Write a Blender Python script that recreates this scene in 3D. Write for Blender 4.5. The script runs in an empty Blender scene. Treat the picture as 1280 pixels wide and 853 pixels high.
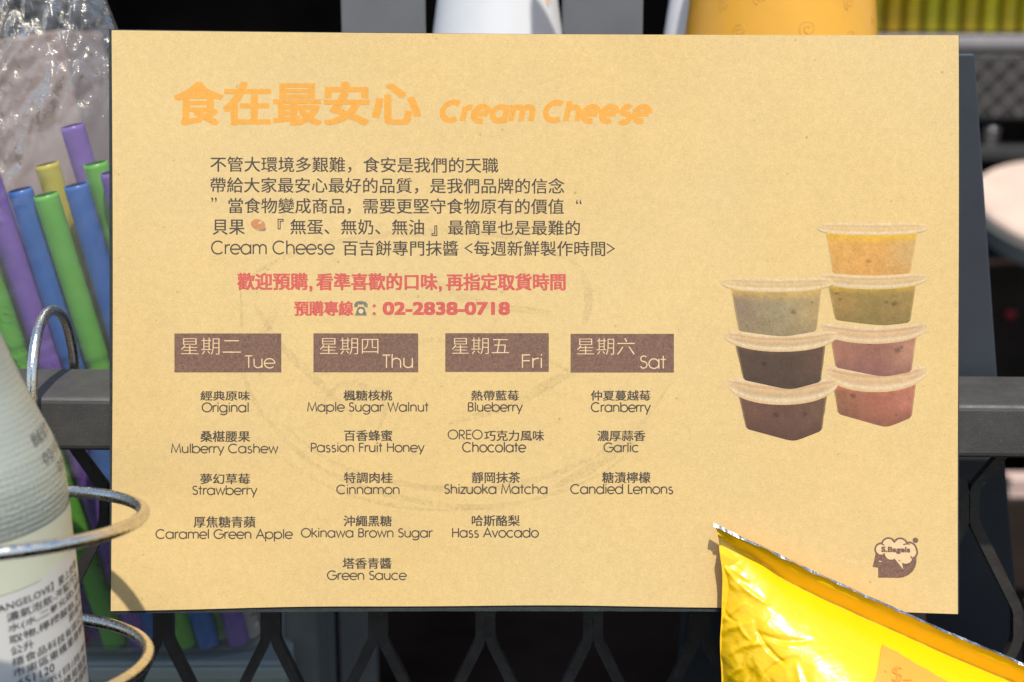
import bpy, math, random
from mathutils import Vector, Matrix, noise

random.seed(7)
SC = bpy.context.scene
COL = SC.collection
R = math.radians

# ------------------------------------------------------------------ camera
F = 1700.0            # focal length in photograph pixels (1280 wide)
PITCH = R(12)
PXM = 3566.0          # photograph pixels per metre on the sign
D = F / PXM           # distance to the sign
fwd = Vector((0, math.cos(PITCH), -math.sin(PITCH)))
upv = Vector((0, math.sin(PITCH), math.cos(PITCH)))
rgt = Vector((1, 0, 0))
CAM = -fwd * D
CX, CY = 640.0, 426.5
cd = bpy.data.cameras.new("camera")
cam = bpy.data.objects.new("camera", cd)
COL.objects.link(cam)
cam.location = CAM
cam.rotation_euler = (math.pi / 2 - PITCH, 0, 0)
cd.sensor_width = 36
cd.lens = F * 36 / 1280
cd.clip_start = 0.01
cd.clip_end = 60
cd.dof.use_dof = True
cd.dof.focus_distance = D - 0.003
cd.dof.aperture_fstop = 9.0
SC.camera = cam

# ------------------------------------------------------------------ light
SUN_EL, SUN_AZ = R(63), R(12)     # azimuth measured from behind the camera towards the right
sdir = Vector((math.cos(SUN_EL) * math.sin(SUN_AZ), -math.cos(SUN_EL) * math.cos(SUN_AZ), math.sin(SUN_EL)))
w = bpy.data.worlds.new("World")
SC.world = w
w.use_nodes = True
nt = w.node_tree
sky = nt.nodes.new("ShaderNodeTexSky")
sky.sky_type = 'NISHITA'
sky.sun_disc = False
sky.sun_elevation = SUN_EL
sky.sun_rotation = math.atan2(sdir.x, sdir.y)
nt.links.new(sky.outputs[0], nt.nodes["Background"].inputs[0])
nt.nodes["Background"].inputs[1].default_value = 0.13
sl = bpy.data.lights.new("sun", 'SUN')
sl.energy = 3.4
sl.angle = R(1.2)
sl.color = (1.0, 0.955, 0.88)
so = bpy.data.objects.new("sun", sl)
COL.objects.link(so)
so.rotation_euler = (-sdir).to_track_quat('-Z', 'Y').to_euler()
SC.view_settings.view_transform = 'Standard'
SC.view_settings.look = 'None'
SC.view_settings.exposure = 0.385
SC.view_settings.gamma = 1
SC.cycles.use_denoising = True
SC.cycles.max_bounces = 10
SC.cycles.transparent_max_bounces = 24
SC.cycles.caustics_reflective = False
SC.cycles.caustics_refractive = False

# ------------------------------------------------------------------ helpers
def W(px, py, depth):
    return CAM + depth * (fwd + rgt * ((px - CX) / F) - upv * ((py - CY) / F))

def WY(px, py, Y):
    v = fwd + rgt * ((px - CX) / F) - upv * ((py - CY) / F)
    return CAM + v * ((Y - CAM.y) / v.y)

def lin(c):
    return tuple((x / 12.92 if x <= 0.04045 else ((x + 0.055) / 1.055) ** 2.4) for x in [v / 255 for v in c])

def smooth(x):
    x = max(0.0, min(1.0, x))
    return x * x * (3 - 2 * x)

class MB:
    """collects geometry for ONE mesh object"""
    def __init__(s):
        s.v, s.f, s.m = [], [], []
    def add(s, vs, fs, mi=0):
        o = len(s.v)
        s.v += [tuple(p) for p in vs]
        for f in fs:
            s.f.append([o + i for i in f])
            s.m.append(mi)
    def box(s, c, h, rot=None, mi=0, bev=0.0):
        c = Vector(c)
        rot = rot or Matrix.Identity(3)
        vs = [c + rot @ Vector((x * h[0], y * h[1], z * h[2])) for x in (-1, 1) for y in (-1, 1) for z in (-1, 1)]
        s.add(vs, [(0, 1, 3, 2), (4, 6, 7, 5), (0, 4, 5, 1), (2, 3, 7, 6), (0, 2, 6, 4), (1, 5, 7, 3)], mi)
    def tube(s, pts, r, n=12, closed=False, mi=0, caps=True):
        pts = [Vector(p) for p in pts]
        N = len(pts)
        rs = r if isinstance(r, (list, tuple)) else [r] * N
        ref = None
        vs = []
        for i, p in enumerate(pts):
            a = pts[(i - 1) % N] if (closed or i > 0) else p
            b = pts[(i + 1) % N] if (closed or i < N - 1) else p
            t = (b - a).normalized()
            if ref is None:
                ref = t.orthogonal().normalized()
            ref = (ref - t * ref.dot(t)).normalized()
            bi = t.cross(ref)
            for k in range(n):
                an = 2 * math.pi * k / n
                vs.append(p + (ref * math.cos(an) + bi * math.sin(an)) * rs[i])
        fs = []
        for i in range(N if closed else N - 1):
            j = (i + 1) % N
            for k in range(n):
                l = (k + 1) % n
                fs.append((i * n + k, i * n + l, j * n + l, j * n + k))
        if caps and not closed:
            fs.append(tuple(reversed(range(n))))
            fs.append(tuple(range((N - 1) * n, N * n)))
        s.add(vs, fs, mi)
    def lathe(s, prof, n=48, org=(0, 0, 0), rot=None, mi=0, arc=None):
        org = Vector(org)
        rot = rot or Matrix.Identity(3)
        a0, a1 = arc or (0, 2 * math.pi)
        m = n if arc is None else n + 1
        vs = []
        for r, z in prof:
            for k in range(m):
                a = a0 + (a1 - a0) * k / n
                vs.append(org + rot @ Vector((r * math.cos(a), r * math.sin(a), z)))
        fs = []
        for i in range(len(prof) - 1):
            for k in range(n):
                l = (k + 1) % m
                fs.append((i * m + k, i * m + l, (i + 1) * m + l, (i + 1) * m + k))
        s.add(vs, fs, mi)
    def grid(s, fn, nu, nv, mi=0):
        vs = [fn(i / nu, j / nv) for j in range(nv + 1) for i in range(nu + 1)]
        fs = [(j * (nu + 1) + i, j * (nu + 1) + i + 1, (j + 1) * (nu + 1) + i + 1, (j + 1) * (nu + 1) + i)
              for j in range(nv) for i in range(nu)]
        s.add(vs, fs, mi)
    def build(s, name, mats, parent=None, smoothed=False, bevel=0.0):
        me = bpy.data.meshes.new(name)
        org = parent_loc(parent) if parent else None
        base = Vector((0, 0, 0))
        if parent is None and s.v:
            xs, ys, zs = zip(*s.v)
            base = Vector(((min(xs) + max(xs)) / 2, (min(ys) + max(ys)) / 2, min(zs)))
        me.from_pydata([tuple(Vector(p) - base) for p in s.v], [], s.f)
        for m in (mats if isinstance(mats, (list, tuple)) else [mats]):
            me.materials.append(m)
        me.polygons.foreach_set("material_index", s.m)
        if smoothed:
            me.polygons.foreach_set("use_smooth", [True] * len(me.polygons))
        me.update()
        o = bpy.data.objects.new(name, me)
        COL.objects.link(o)
        if parent is None:
            o.location = base
        else:
            o.parent = parent
            o.matrix_parent_inverse = Matrix.Translation(-parent_loc(parent))
        if bevel:
            b = o.modifiers.new("bevel", 'BEVEL')
            b.width = bevel
            b.segments = 3
            b.limit_method = 'ANGLE'
        return o

def parent_loc(o):
    """world position of an object here (no rotations are used on parents)"""
    p = Vector((0, 0, 0))
    if o.parent is None:
        return Vector(o.location)
    return p          # parts keep world-space vertices: their own world matrix is identity

def tag(o, label, cat, group=None, kind=None):
    o["label"] = label
    o["category"] = cat
    if group:
        o["group"] = group
    if kind:
        o["kind"] = kind
    return o

def thing(name, loc, label, cat, group=None):
    o = bpy.data.objects.new(name, None)
    o.empty_display_size = 0.02
    COL.objects.link(o)
    o.location = loc
    return tag(o, label, cat, group)

# ------------------------------------------------------------------ materials
class NB:
    def __init__(s, name):
        s.mat = bpy.data.materials.new(name)
        s.mat.use_nodes = True
        s.t = s.mat.node_tree
        s.p = s.t.nodes["Principled BSDF"]
        s.out = s.t.nodes["Material Output"]
        s.tc = s.t.nodes.new("ShaderNodeTexCoord")
    def node(s, typ, **kw):
        n = s.t.nodes.new(typ)
        for k, v in kw.items():
            setattr(n, k, v)
        return n
    def link(s, a, b):
        s.t.links.new(a, b)
    def noise(s, scale, detail=4, rough=0.55, stretch=None, rot=None, dist=0.0):
        n = s.node("ShaderNodeTexNoise")
        n.inputs["Scale"].default_value = scale
        n.inputs["Detail"].default_value = detail
        n.inputs["Roughness"].default_value = rough
        n.inputs["Distortion"].default_value = dist
        if stretch or rot:
            m = s.node("ShaderNodeMapping")
            if stretch:
                m.inputs["Scale"].default_value = stretch
            if rot:
                m.inputs["Rotation"].default_value = rot
            s.link(s.tc.outputs["Object"], m.inputs[0])
            s.link(m.outputs[0], n.inputs["Vector"])
        else:
            s.link(s.tc.outputs["Object"], n.inputs["Vector"])
        return n.outputs["Fac"]
    def ramp(s, fac, stops):
        r = s.node("ShaderNodeValToRGB")
        e = r.color_ramp.elements
        while len(e) < len(stops):
            e.new(0.5)
        for i, (p, c) in enumerate(stops):
            e[i].position = p
            e[i].color = (c[0], c[1], c[2], 1) if hasattr(c, '__len__') else (c, c, c, 1)
        s.link(fac, r.inputs[0])
        return r.outputs[0]
    def mix(s, fac, a, b, mode='MIX'):
        m = s.node("ShaderNodeMix", data_type='RGBA', blend_type=mode)
        for sock, v in ((m.inputs[0], fac), (m.inputs[6], a), (m.inputs[7], b)):
            if hasattr(v, 'is_output'):
                s.link(v, sock)
            elif hasattr(v, '__len__'):
                sock.default_value = (v[0], v[1], v[2], 1)
            else:
                sock.default_value = v
        return m.outputs[2]
    def bump(s, h, strength, dist=0.001):
        b = s.node("ShaderNodeBump")
        b.inputs["Strength"].default_value = strength
        b.inputs["Distance"].default_value = dist
        s.link(h, b.inputs["Height"])
        return b.outputs[0]

def setp(nb, **kw):
    for k, v in kw.items():
        k = k.replace("_", " ")
        s = nb.p.inputs[k]
        if hasattr(v, 'is_output'):
            nb.link(v, s)
        elif hasattr(v, '__len__'):
            s.default_value = (*v, 1) if len(v) == 3 else v
        else:
            s.default_value = v

KRAFT = (0.71, 0.505, 0.215)
def paper_grain(nb):
    """kraft paper: fine pulp grain, short fibres, broad clouds and a few specks"""
    fine = nb.ramp(nb.noise(1900, 2, 0.6), [(0.28, 0.915), (0.72, 1.05)])
    mid = nb.ramp(nb.noise(420, 4, 0.6), [(0.3, 0.95), (0.7, 1.035)])
    big = nb.ramp(nb.noise(34, 5, 0.6), [(0.3, 0.965), (0.7, 1.02)])
    f1 = nb.ramp(nb.noise(900, 2, 0.5, (1, 1, 5), (0.0, 0.7, 0)), [(0.30, 0.88), (0.42, 1.0)])
    f2 = nb.ramp(nb.noise(900, 2, 0.5, (5, 1, 1), (0.0, 0.35, 0)), [(0.60, 1.0), (0.72, 1.07)])
    sp = nb.ramp(nb.noise(430, 1, 0.3), [(0.17, 0.72), (0.20, 1.0)])
    g = nb.mix(1, fine, mid, 'MULTIPLY')
    for x in (big, f1, f2, sp):
        g = nb.mix(1, g, x, 'MULTIPLY')
    return g

def kraft_mat():
    nb = NB("kraft_paper")
    g = paper_grain(nb)
    c = nb.mix(1, KRAFT, g, 'MULTIPLY')
    warm = nb.ramp(nb.noise(9, 3), [(0.35, (1.01, 1.01, 1.04)), (0.7, (1.0, 0.96, 0.88))])
    c = nb.mix(1, c, warm, 'MULTIPLY')
    setp(nb, Base_Color=c, Roughness=0.72, Specular_IOR_Level=0.3)
    nb.link(nb.bump(nb.noise(900, 4, 0.6), 0.12, 0.0003), nb.p.inputs["Normal"])
    return nb.mat

def ink_mat(name, col, cover=0.9, var=0.10):
    """printing ink soaked into the kraft: the pulp shows through where the ink is thin"""
    nb = NB(name)
    g = paper_grain(nb)
    base = nb.mix(1, KRAFT, g, 'MULTIPLY')
    ink = nb.mix(1, col, g, 'MULTIPLY')
    k = nb.ramp(nb.noise(1300, 3, 0.7), [(0.30, cover - var * 2), (0.62, min(1, cover + var))])
    bw = nb.node("ShaderNodeRGBToBW")
    nb.link(k, bw.inputs[0])
    c = nb.mix(bw.outputs[0], base, ink)
    setp(nb, Base_Color=c, Roughness=0.7, Specular_IOR_Level=0.3)
    return nb.mat

def photo_mat(name, a, b, dark=None, spec=60):
    """printed picture of a filled tub: mottled content between two colours"""
    nb = NB(name)
    g = paper_grain(nb)
    c = nb.mix(nb.ramp(nb.noise(95, 4, 0.6), [(0.35, 0), (0.65, 1)]), a, b)
    if dark:
        c = nb.mix(nb.ramp(nb.noise(spec * 4, 2, 0.4, None), [(0.70, 0), (0.77, 0.8)]), c, dark)
    c = nb.mix(1, c, g, 'MULTIPLY')
    setp(nb, Base_Color=c, Roughness=0.7, Specular_IOR_Level=0.3)
    return nb.mat

def sketch_mat():
    nb = NB("faint_pencil_print")
    g = nb.ramp(nb.noise(800, 3, 0.7), [(0.36, 0.0), (0.66, 0.15)])
    g2 = nb.ramp(nb.noise(60, 2), [(0.35, 0.5), (0.6, 1)])
    bw = nb.node("ShaderNodeRGBToBW")
    nb.link(nb.mix(1, g, g2, 'MULTIPLY'), bw.inputs[0])
    setp(nb, Base_Color=(0.26, 0.19, 0.12), Roughness=0.8)
    nb.link(bw.outputs[0], nb.p.inputs["Alpha"])
    return nb.mat

def plain(name, col, rough=0.5, metal=0.0, var=0.08, scale=60, bump=0.0, bscale=300, **kw):
    nb = NB(name)
    c = nb.mix(1, col, nb.ramp(nb.noise(scale, 5, 0.6), [(0.3, 1 - var), (0.7, 1 + var)]), 'MULTIPLY')
    rr = nb.ramp(nb.noise(scale * 1.7, 4), [(0.3, max(0.02, rough - 0.08)), (0.7, min(1, rough + 0.08))])
    setp(nb, Base_Color=c, Roughness=rr, Metallic=metal, **kw)
    if bump:
        nb.link(nb.bump(nb.noise(bscale, 4, 0.6), bump, 0.0006), nb.p.inputs["Normal"])
    return nb.mat

M = {}
M['kraft'] = kraft_mat()
M['orange_ink'] = ink_mat("orange_ink", (0.80, 0.355, 0.05), 0.94, 0.05)
M['dark_ink'] = ink_mat("dark_ink", (0.062, 0.048, 0.042), 0.97, 0.03)
M['red_ink'] = ink_mat("red_ink", (0.60, 0.085, 0.08), 0.93, 0.05)
M['brown_ink'] = ink_mat("brown_ink", (0.170, 0.085, 0.066), 0.94, 0.06)
M['grey_ink'] = ink_mat("grey_ink", (0.13, 0.14, 0.12), 0.88)
M['light_ink'] = ink_mat("bare_paper", (0.80, 0.56, 0.30), 0.95, 0.03)
M['sketch'] = sketch_mat()

def powder_coat():
    nb = NB("black_powder_coat")
    c = nb.ramp(nb.noise(55, 6, 0.65), [(0.3, (0.050, 0.046, 0.043)), (0.6, (0.073, 0.067, 0.060)), (0.78, (0.12, 0.106, 0.092))])
    dust = nb.ramp(nb.noise(1500, 2, 0.5), [(0.62, 0), (0.74, 0.55)])
    c = nb.mix(dust, c, (0.16, 0.145, 0.125))
    setp(nb, Base_Color=c, Roughness=nb.ramp(nb.noise(200, 4), [(0.3, 0.42), (0.7, 0.62)]), Specular_IOR_Level=0.5)
    nb.link(nb.bump(nb.noise(1600, 3, 0.6), 0.35, 0.0003), nb.p.inputs["Normal"])
    return nb.mat
M['rail'] = powder_coat()
M['mesh'] = plain("black_mesh_steel", (0.045, 0.040, 0.037), 0.36, 0, 0.25, 120, 0.3, 500)
M['board'] = plain("dark_green_backing", (0.022, 0.027, 0.025), 0.8, 0, 0.3, 300, 0.5, 900)
M['slate'] = plain("slate_grey_panel", (0.036, 0.041, 0.049), 0.5, 0, 0.18, 14, 0.1, 200)

def chrome():
    nb = NB("worn_chrome_wire")
    wear = nb.ramp(nb.noise(420, 5, 0.7), [(0.42, 0), (0.62, 1)])
    c = nb.mix(wear, (0.90, 0.86, 0.78), (0.78, 0.71, 0.60))
    setp(nb, Base_Color=c, Metallic=1.0, Roughness=nb.ramp(nb.noise(420, 5, 0.7), [(0.4, 0.13), (0.65, 0.42)]))
    nb.link(nb.bump(nb.noise(900, 4, 0.65), 0.35, 0.0004), nb.p.inputs["Normal"])
    return nb.mat
M['chrome'] = chrome()

def straw_mat(name, col):
    nb = NB(name)
    c = nb.mix(1, col, nb.ramp(nb.noise(40, 3), [(0.3, 0.93), (0.7, 1.05)]), 'MULTIPLY')
    setp(nb, Base_Color=c, Roughness=0.32, Subsurface_Weight=0.0)
    tr = nb.node("ShaderNodeBsdfTranslucent")
    nb.link(c, tr.inputs[0])
    ms = nb.node("ShaderNodeMixShader")
    ms.inputs[0].default_value = 0.42
    nb.link(nb.p.outputs[0], ms.inputs[1])
    nb.link(tr.outputs[0], ms.inputs[2])
    nb.link(ms.outputs[0], nb.out.inputs[0])
    return nb.mat
STRAW = {
    'purple': straw_mat("purple_plastic", (0.36, 0.19, 0.66)),
    'blue': straw_mat("blue_plastic", (0.05, 0.24, 0.70)),
    'green': straw_mat("green_plastic", (0.25, 0.72, 0.085)),
    'yellow': straw_mat("yellow_plastic", (0.80, 0.68, 0.06)),
    'red': straw_mat("red_plastic", (0.68, 0.06, 0.05)),
    'white': straw_mat("white_plastic", (0.80, 0.72, 0.68)),
}

def film_mat():
    """thin clear wrapping film, crumpled"""
    nb = NB("clear_crumpled_film")
    h1 = nb.noise(70, 4, 0.55, (1, 1, 1.7), (0, 0.5, 0), 0.5)
    h2 = nb.noise(260, 3, 0.55, (1, 1, 2.2), (0, -0.4, 0), 0.3)
    add = nb.node("ShaderNodeMath", operation='MULTIPLY_ADD')
    nb.link(h2, add.inputs[0])
    add.inputs[1].default_value = 0.3
    nb.link(h1, add.inputs[2])
    bm = nb.bump(add.outputs[0], 0.55, 0.0026)
    tr = nb.node("ShaderNodeBsdfTransparent")
    tr.inputs[0].default_value = (0.975, 0.975, 0.975, 1)
    gl = nb.node("ShaderNodeBsdfGlossy")
    gl.inputs["Roughness"].default_value = 0.19
    gl.inputs["Color"].default_value = (1.0, 0.93, 0.80, 1)
    nb.link(bm, gl.inputs["Normal"])
    di = nb.node("ShaderNodeBsdfDiffuse")
    di.inputs[0].default_value = (0.75, 0.75, 0.76, 1)
    fr = nb.node("ShaderNodeFresnel")
    fr.inputs[0].default_value = 1.4
    nb.link(bm, fr.inputs["Normal"])
    mx = nb.node("ShaderNodeMath", operation='MULTIPLY')
    nb.link(fr.outputs[0], mx.inputs[0])
    mx.inputs[1].default_value = 0.9
    mx.use_clamp = True
    mn = nb.node("ShaderNodeMath", operation='MINIMUM')
    nb.link(mx.outputs[0], mn.inputs[0])
    mn.inputs[1].default_value = 0.5
    m1 = nb.node("ShaderNodeMixShader")
    m1.inputs[0].default_value = 0.10
    nb.link(tr.outputs[0], m1.inputs[1])
    nb.link(di.outputs[0], m1.inputs[2])
    m2 = nb.node("ShaderNodeMixShader")
    nb.link(mn.outputs[0], m2.inputs[0])
    nb.link(m1.outputs[0], m2.inputs[1])
    nb.link(gl.outputs[0], m2.inputs[2])
    nb.link(m2.outputs[0], nb.out.inputs[0])
    return nb.mat
M['film'] = film_mat()

def packet_mat():
    nb = NB("glossy_yellow_foil_film")
    c = nb.mix(nb.ramp(nb.noise(25, 3), [(0.4, 0), (0.7, 1)]), (0.87, 0.53, 0.003), (0.85, 0.51, 0.004))
    setp(nb, Base_Color=c, Roughness=0.30, Specular_IOR_Level=0.5, Coat_Weight=0.3, Coat_Roughness=0.10)
    h = nb.noise(110, 4, 0.55, (1, 1, 1.8), (0, 0.4, 0), 0.7)
    nb.link(nb.bump(h, 0.22, 0.0015), nb.p.inputs["Normal"])
    return nb.mat
M['packet'] = packet_mat()
M['foil'] = plain("silver_foil", (0.62, 0.61, 0.58), 0.25, 1.0, 0.3, 300, 1.0, 260)
M['sticker'] = plain("orange_sticker_paper", (0.85, 0.32, 0.035), 0.5, 0, 0.05, 120)
M['sticker_ink'] = plain("faded_orange_ink", (0.74, 0.25, 0.02), 0.6, 0, 0.1, 300)

def bottle_glass():
    nb = NB("frosted_embossed_glass")
    c = nb.ramp(nb.noise(18, 4), [(0.3, (0.33, 0.365, 0.32)), (0.7, (0.46, 0.48, 0.40))])
    setp(nb, Base_Color=c, Roughness=0.28, Transmission_Weight=0.16, IOR=1.4, Specular_IOR_Level=0.5)
    nb.link(nb.bump(nb.noise(500, 3), 0.15, 0.0003), nb.p.inputs["Normal"])
    return nb.mat
M['glass'] = bottle_glass()
M['cream_label'] = plain("cream_label_paper", (0.74, 0.75, 0.56), 0.45, 0, 0.03, 50)
M['white_label'] = plain("white_label_paper", (0.78, 0.74, 0.67), 0.5, 0, 0.03, 50)
M['label_ink'] = plain("black_label_ink", (0.06, 0.055, 0.06), 0.6, 0, 0.3, 400)
M['stamp_ink'] = plain("grey_stamped_ink", (0.10, 0.10, 0.10), 0.6, 0, 0.3, 400)
M['white_cup'] = plain("white_paper_cup", (0.80, 0.80, 0.80), 0.4, 0, 0.02)
M['orange_cup'] = plain("orange_paper_cup", (0.86, 0.42, 0.04), 0.4, 0, 0.04)
M['swirl'] = plain("tan_swirl_ink", (0.70, 0.335, 0.045), 0.5, 0, 0.05)
M['grey_metal'] = plain("grey_painted_metal", (0.155, 0.152, 0.15), 0.5, 0, 0.1, 30)
M['dark'] = plain("dark_backdrop", (0.0030, 0.0025, 0.0026), 0.95, 0, 0.5, 6, Specular_IOR_Level=0.0)  # near-black colour stands in for the shade inside the roofed stall
M['brown_dark'] = plain("dark_brown_board", (0.030, 0.019, 0.014), 0.7, 0, 0.3, 12, Specular_IOR_Level=0.15)
M['cardboard'] = plain("dull_pink_cardboard", (0.31, 0.215, 0.175), 0.8, 0, 0.15, 10)
M['tray'] = plain("grey_plastic_tray", (0.36, 0.40, 0.37), 0.5, 0, 0.08, 20)
M['wood'] = plain("pale_scrubbed_wood", (0.62, 0.46, 0.36), 0.6, 0, 0.12, 22)
M['wood_edge'] = plain("grey_metal_edging", (0.16, 0.165, 0.15), 0.4, 0.3, 0.1, 30)
M['olive_glass'] = plain("yellow_green_glass", (0.50, 0.42, 0.01), 0.25, 0, 0.2, 30, Transmission_Weight=0.3)
M['crate'] = plain("black_quilted_crate", (0.035, 0.031, 0.028), 0.55, 0, 0.2, 60)
M['steel'] = plain("brushed_steel", (0.6, 0.6, 0.6), 0.25, 1.0, 0.05)
M['red_plastic'] = plain("red_light_plastic", (0.45, 0.02, 0.03), 0.35)
M['pink_wood'] = plain("pale_pink_wood", (0.58, 0.41, 0.34), 0.6, 0, 0.06)

# ------------------------------------------------------------------ the setting
b = MB()
b.box((0, 1.62, -0.1), (2.2, 0.02, 1.6))
o = b.build("backdrop", M['dark'])
o["kind"] = "structure"
b = MB()
b.box((0, 0.85, -0.42), (1.6, 0.75, 0.02))
o = b.build("counter", M['dark'])
o["kind"] = "structure"
COUNTER = -0.40

# ------------------------------------------------------------------ cart front: rail and expanded-metal mesh
RY = -0.0028
ROLL = 0.0085
RAIL_D = 0.046
def roll(p, a=None):
    a = ROLL if a is None else a
    return Vector((p[0], p[1], p[2] - p[0] * math.tan(a)))
zf = WY(640, 502, RY).z
zb = WY(640, 569, RY).z
cart = thing("cart_front_panel", (0, RY + RAIL_D / 2, COUNTER), "black steel rail with diamond expanded mesh panel below, behind the menu sign", "panel")
b = MB()
b.box((0, RY + RAIL_D / 2, (zf + zb) / 2), (0.62, RAIL_D / 2, (zf - zb) / 2))
b.v = [tuple(roll(p)) for p in b.v]
b.build("top_rail", M['rail'], cart, bevel=0.0022)

MY = 0.020
MH = 0.0019   # half depth of a strand
b = MB()
def mesh_pt(px, py):
    return WY(px, py, MY)
def strand(pts, wpx, twist):
    """bar of flat section through pixel points in the mesh plane"""
    P = [mesh_pt(*p) for p in pts]
    hw = wpx * 0.5 * 0.000292
    vs = []
    N = len(P)
    for i, p in enumerate(P):
        a = P[max(0, i - 1)]
        c = P[min(N - 1, i + 1)]
        t = (c - a).normalized()
        side = Vector((t.z, 0, -t.x)).normalized()
        tw = twist[i]
        sd = side * math.cos(tw) + Vector((0, 1, 0)) * math.sin(tw)
        fr = -side * math.sin(tw) + Vector((0, 1, 0)) * math.cos(tw)
        for (u, v) in ((-1, -1), (1, -1), (1, 1), (-1, 1)):
            vs.append(p + sd * hw * u + fr * MH * v)
    fs = []
    for i in range(N - 1):
        for k in range(4):
            l = (k + 1) % 4
            fs.append((i * 4 + k, i * 4 + l, i * 4 + 4 + l, i * 4 + 4 + k))
    fs.append((0, 1, 2, 3))
    fs.append(((N - 1) * 4 + 3, (N - 1) * 4 + 2, (N - 1) * 4 + 1, (N - 1) * 4))
    b.add(vs, fs)
dx, dy = 134.0, 148.0
for k in range(-5, 22):
    xa, xb = 71.0 + 67.0 * k, 71.0 + 67.0 * (k + 1)
    pts = []
    for row in range(-1, 4):
        yb = 632 + row * dy
        at_a = ((k + row) % 2 == 1)          # bonds lie on alternate columns in alternate rows
        xx = xa + 6.0 if at_a else xb - 6.0
        sg = 1 if at_a else -1
        pts += [(xx + sg * 2.5, yb - 24), (xx, yb - 15), (xx, yb), (xx, yb + 15), (xx + sg * 2.5, yb + 24)]
    strand(pts, 13.5, [0.0] * len(pts))
zlim = WY(640, 562, MY).z
b.v = [(p[0], p[1], min(p[2], zb - 0.0002 - p[0] * math.tan(ROLL))) for p in b.v]
b.build("expanded_mesh", M['mesh'], cart, bevel=0.0006)

# ------------------------------------------------------------------ menu sign
def curl(px, py):
    a = smooth((py - 610) / 170) * smooth((420 - px) / 300)
    c = smooth((py - 640) / 140) * smooth((px - 1000) / 220)
    t = smooth((150 - py) / 130) * smooth((300 - px) / 180)
    return 0.0032 * a

def PP(px, py, lift=0.0):
    d = D - curl(px, py) - (lift * 0.2 if lift > 0 else lift)
    return W(px, py, d)

sign = thing("menu_sign", PP(640, 765), "brown kraft paper cream cheese menu with orange heading and printed tubs, fixed on the rail", "menu sign")
BT = 0.0022
def sheet_edge(u, v):
    """pixel outline of the paper sheet"""
    xl = 139.5 + 2.0 * math.sin(math.pi * v) - 1.0 * v
    xr = 1198.3 - 0.8 * v + 0.5 * math.sin(6 * v)
    x = xl + (xr - xl) * u
    yt = 38.0 + 6.2 * (1 - (1 - u) ** 2.2)
    e = (u - 0.47)
    yb = 757.3 + (31 * e * e if e < 0 else 36 * e * e) + 0.5 * math.sin(u * 21)
    return x, yt + (yb - yt) * v
b = MB()
b.grid(lambda u, v: PP(*sheet_edge(u, v)), 120, 84)
b.grid(lambda u, v: PP(*sheet_edge(1 - u, v), -0.0003), 120, 84)
# rim of the sheet
N = 120
rim = [sheet_edge(i / N, 0) for i in range(N)] + [sheet_edge(1, i / N) for i in range(N)] + [sheet_edge(1 - i / N, 1) for i in range(N)] + [sheet_edge(0, 1 - i / N) for i in range(N)]
K = len(rim)
b.add([PP(*p) for p in rim] + [PP(*p, -0.0003) for p in rim], [(i, (i + 1) % K, K + (i + 1) % K, K + i) for i in range(K)])
sheet = b.build("paper_sheet", M['kraft'], sign, smoothed=False)

def board_edge(u, v):
    xl = 136.3 + 1.2 * v
    xr = 1198.8
    yt = 36.6 + 7.8 * (1 - (1 - u) ** 2.2)
    e = (u - 0.47)
    yb = 764.3 + (13 * e * e if e < 0 else 9 * e * e) + 0.5 * noise.noise((u * 40, 0, 0))
    return xl + (xr - xl) * u, yt + (yb - yt) * v
b = MB()
b.grid(lambda u, v: PP(*board_edge(u, v), -0.0005), 80, 50)
b.grid(lambda u, v: PP(*board_edge(1 - u, v), -0.0005 - BT), 80, 50)
rim = [board_edge(i / N, 0) for i in range(N)] + [board_edge(1, i / N) for i in range(N)] + [board_edge(1 - i / N, 1) for i in range(N)] + [board_edge(0, 1 - i / N) for i in range(N)]
b.add([PP(*p, -0.0005) for p in rim] + [PP(*p, -0.0005 - BT) for p in rim], [(i, (i + 1) % K, K + (i + 1) % K, K + i) for i in range(K)])
b.build("backing_board", M['board'], sign)

# ---- lettering helpers: every print is flat on the sheet
_cache = {}
def text_mesh(t, thin=0.0, shear=0.0, res=3):
    key = (t, thin, shear, res)
    if key in _cache:
        return _cache[key]
    c = bpy.data.curves.new("lettering", 'FONT')
    c.body = t
    c.size = 1
    c.offset = thin
    c.shear = shear
    c.resolution_u = res
    o = bpy.data.objects.new("lettering", c)
    COL.objects.link(o)
    dg = bpy.context.evaluated_depsgraph_get()
    me = bpy.data.meshes.new_from_object(o.evaluated_get(dg))
    vs = [v.co.copy() for v in me.vertices]
    fs = [tuple(p.vertices) for p in me.polygons]
    bpy.data.objects.remove(o)
    bpy.data.curves.remove(c)
    bpy.data.meshes.remove(me)
    _cache[key] = (vs, fs)
    return vs, fs

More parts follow.
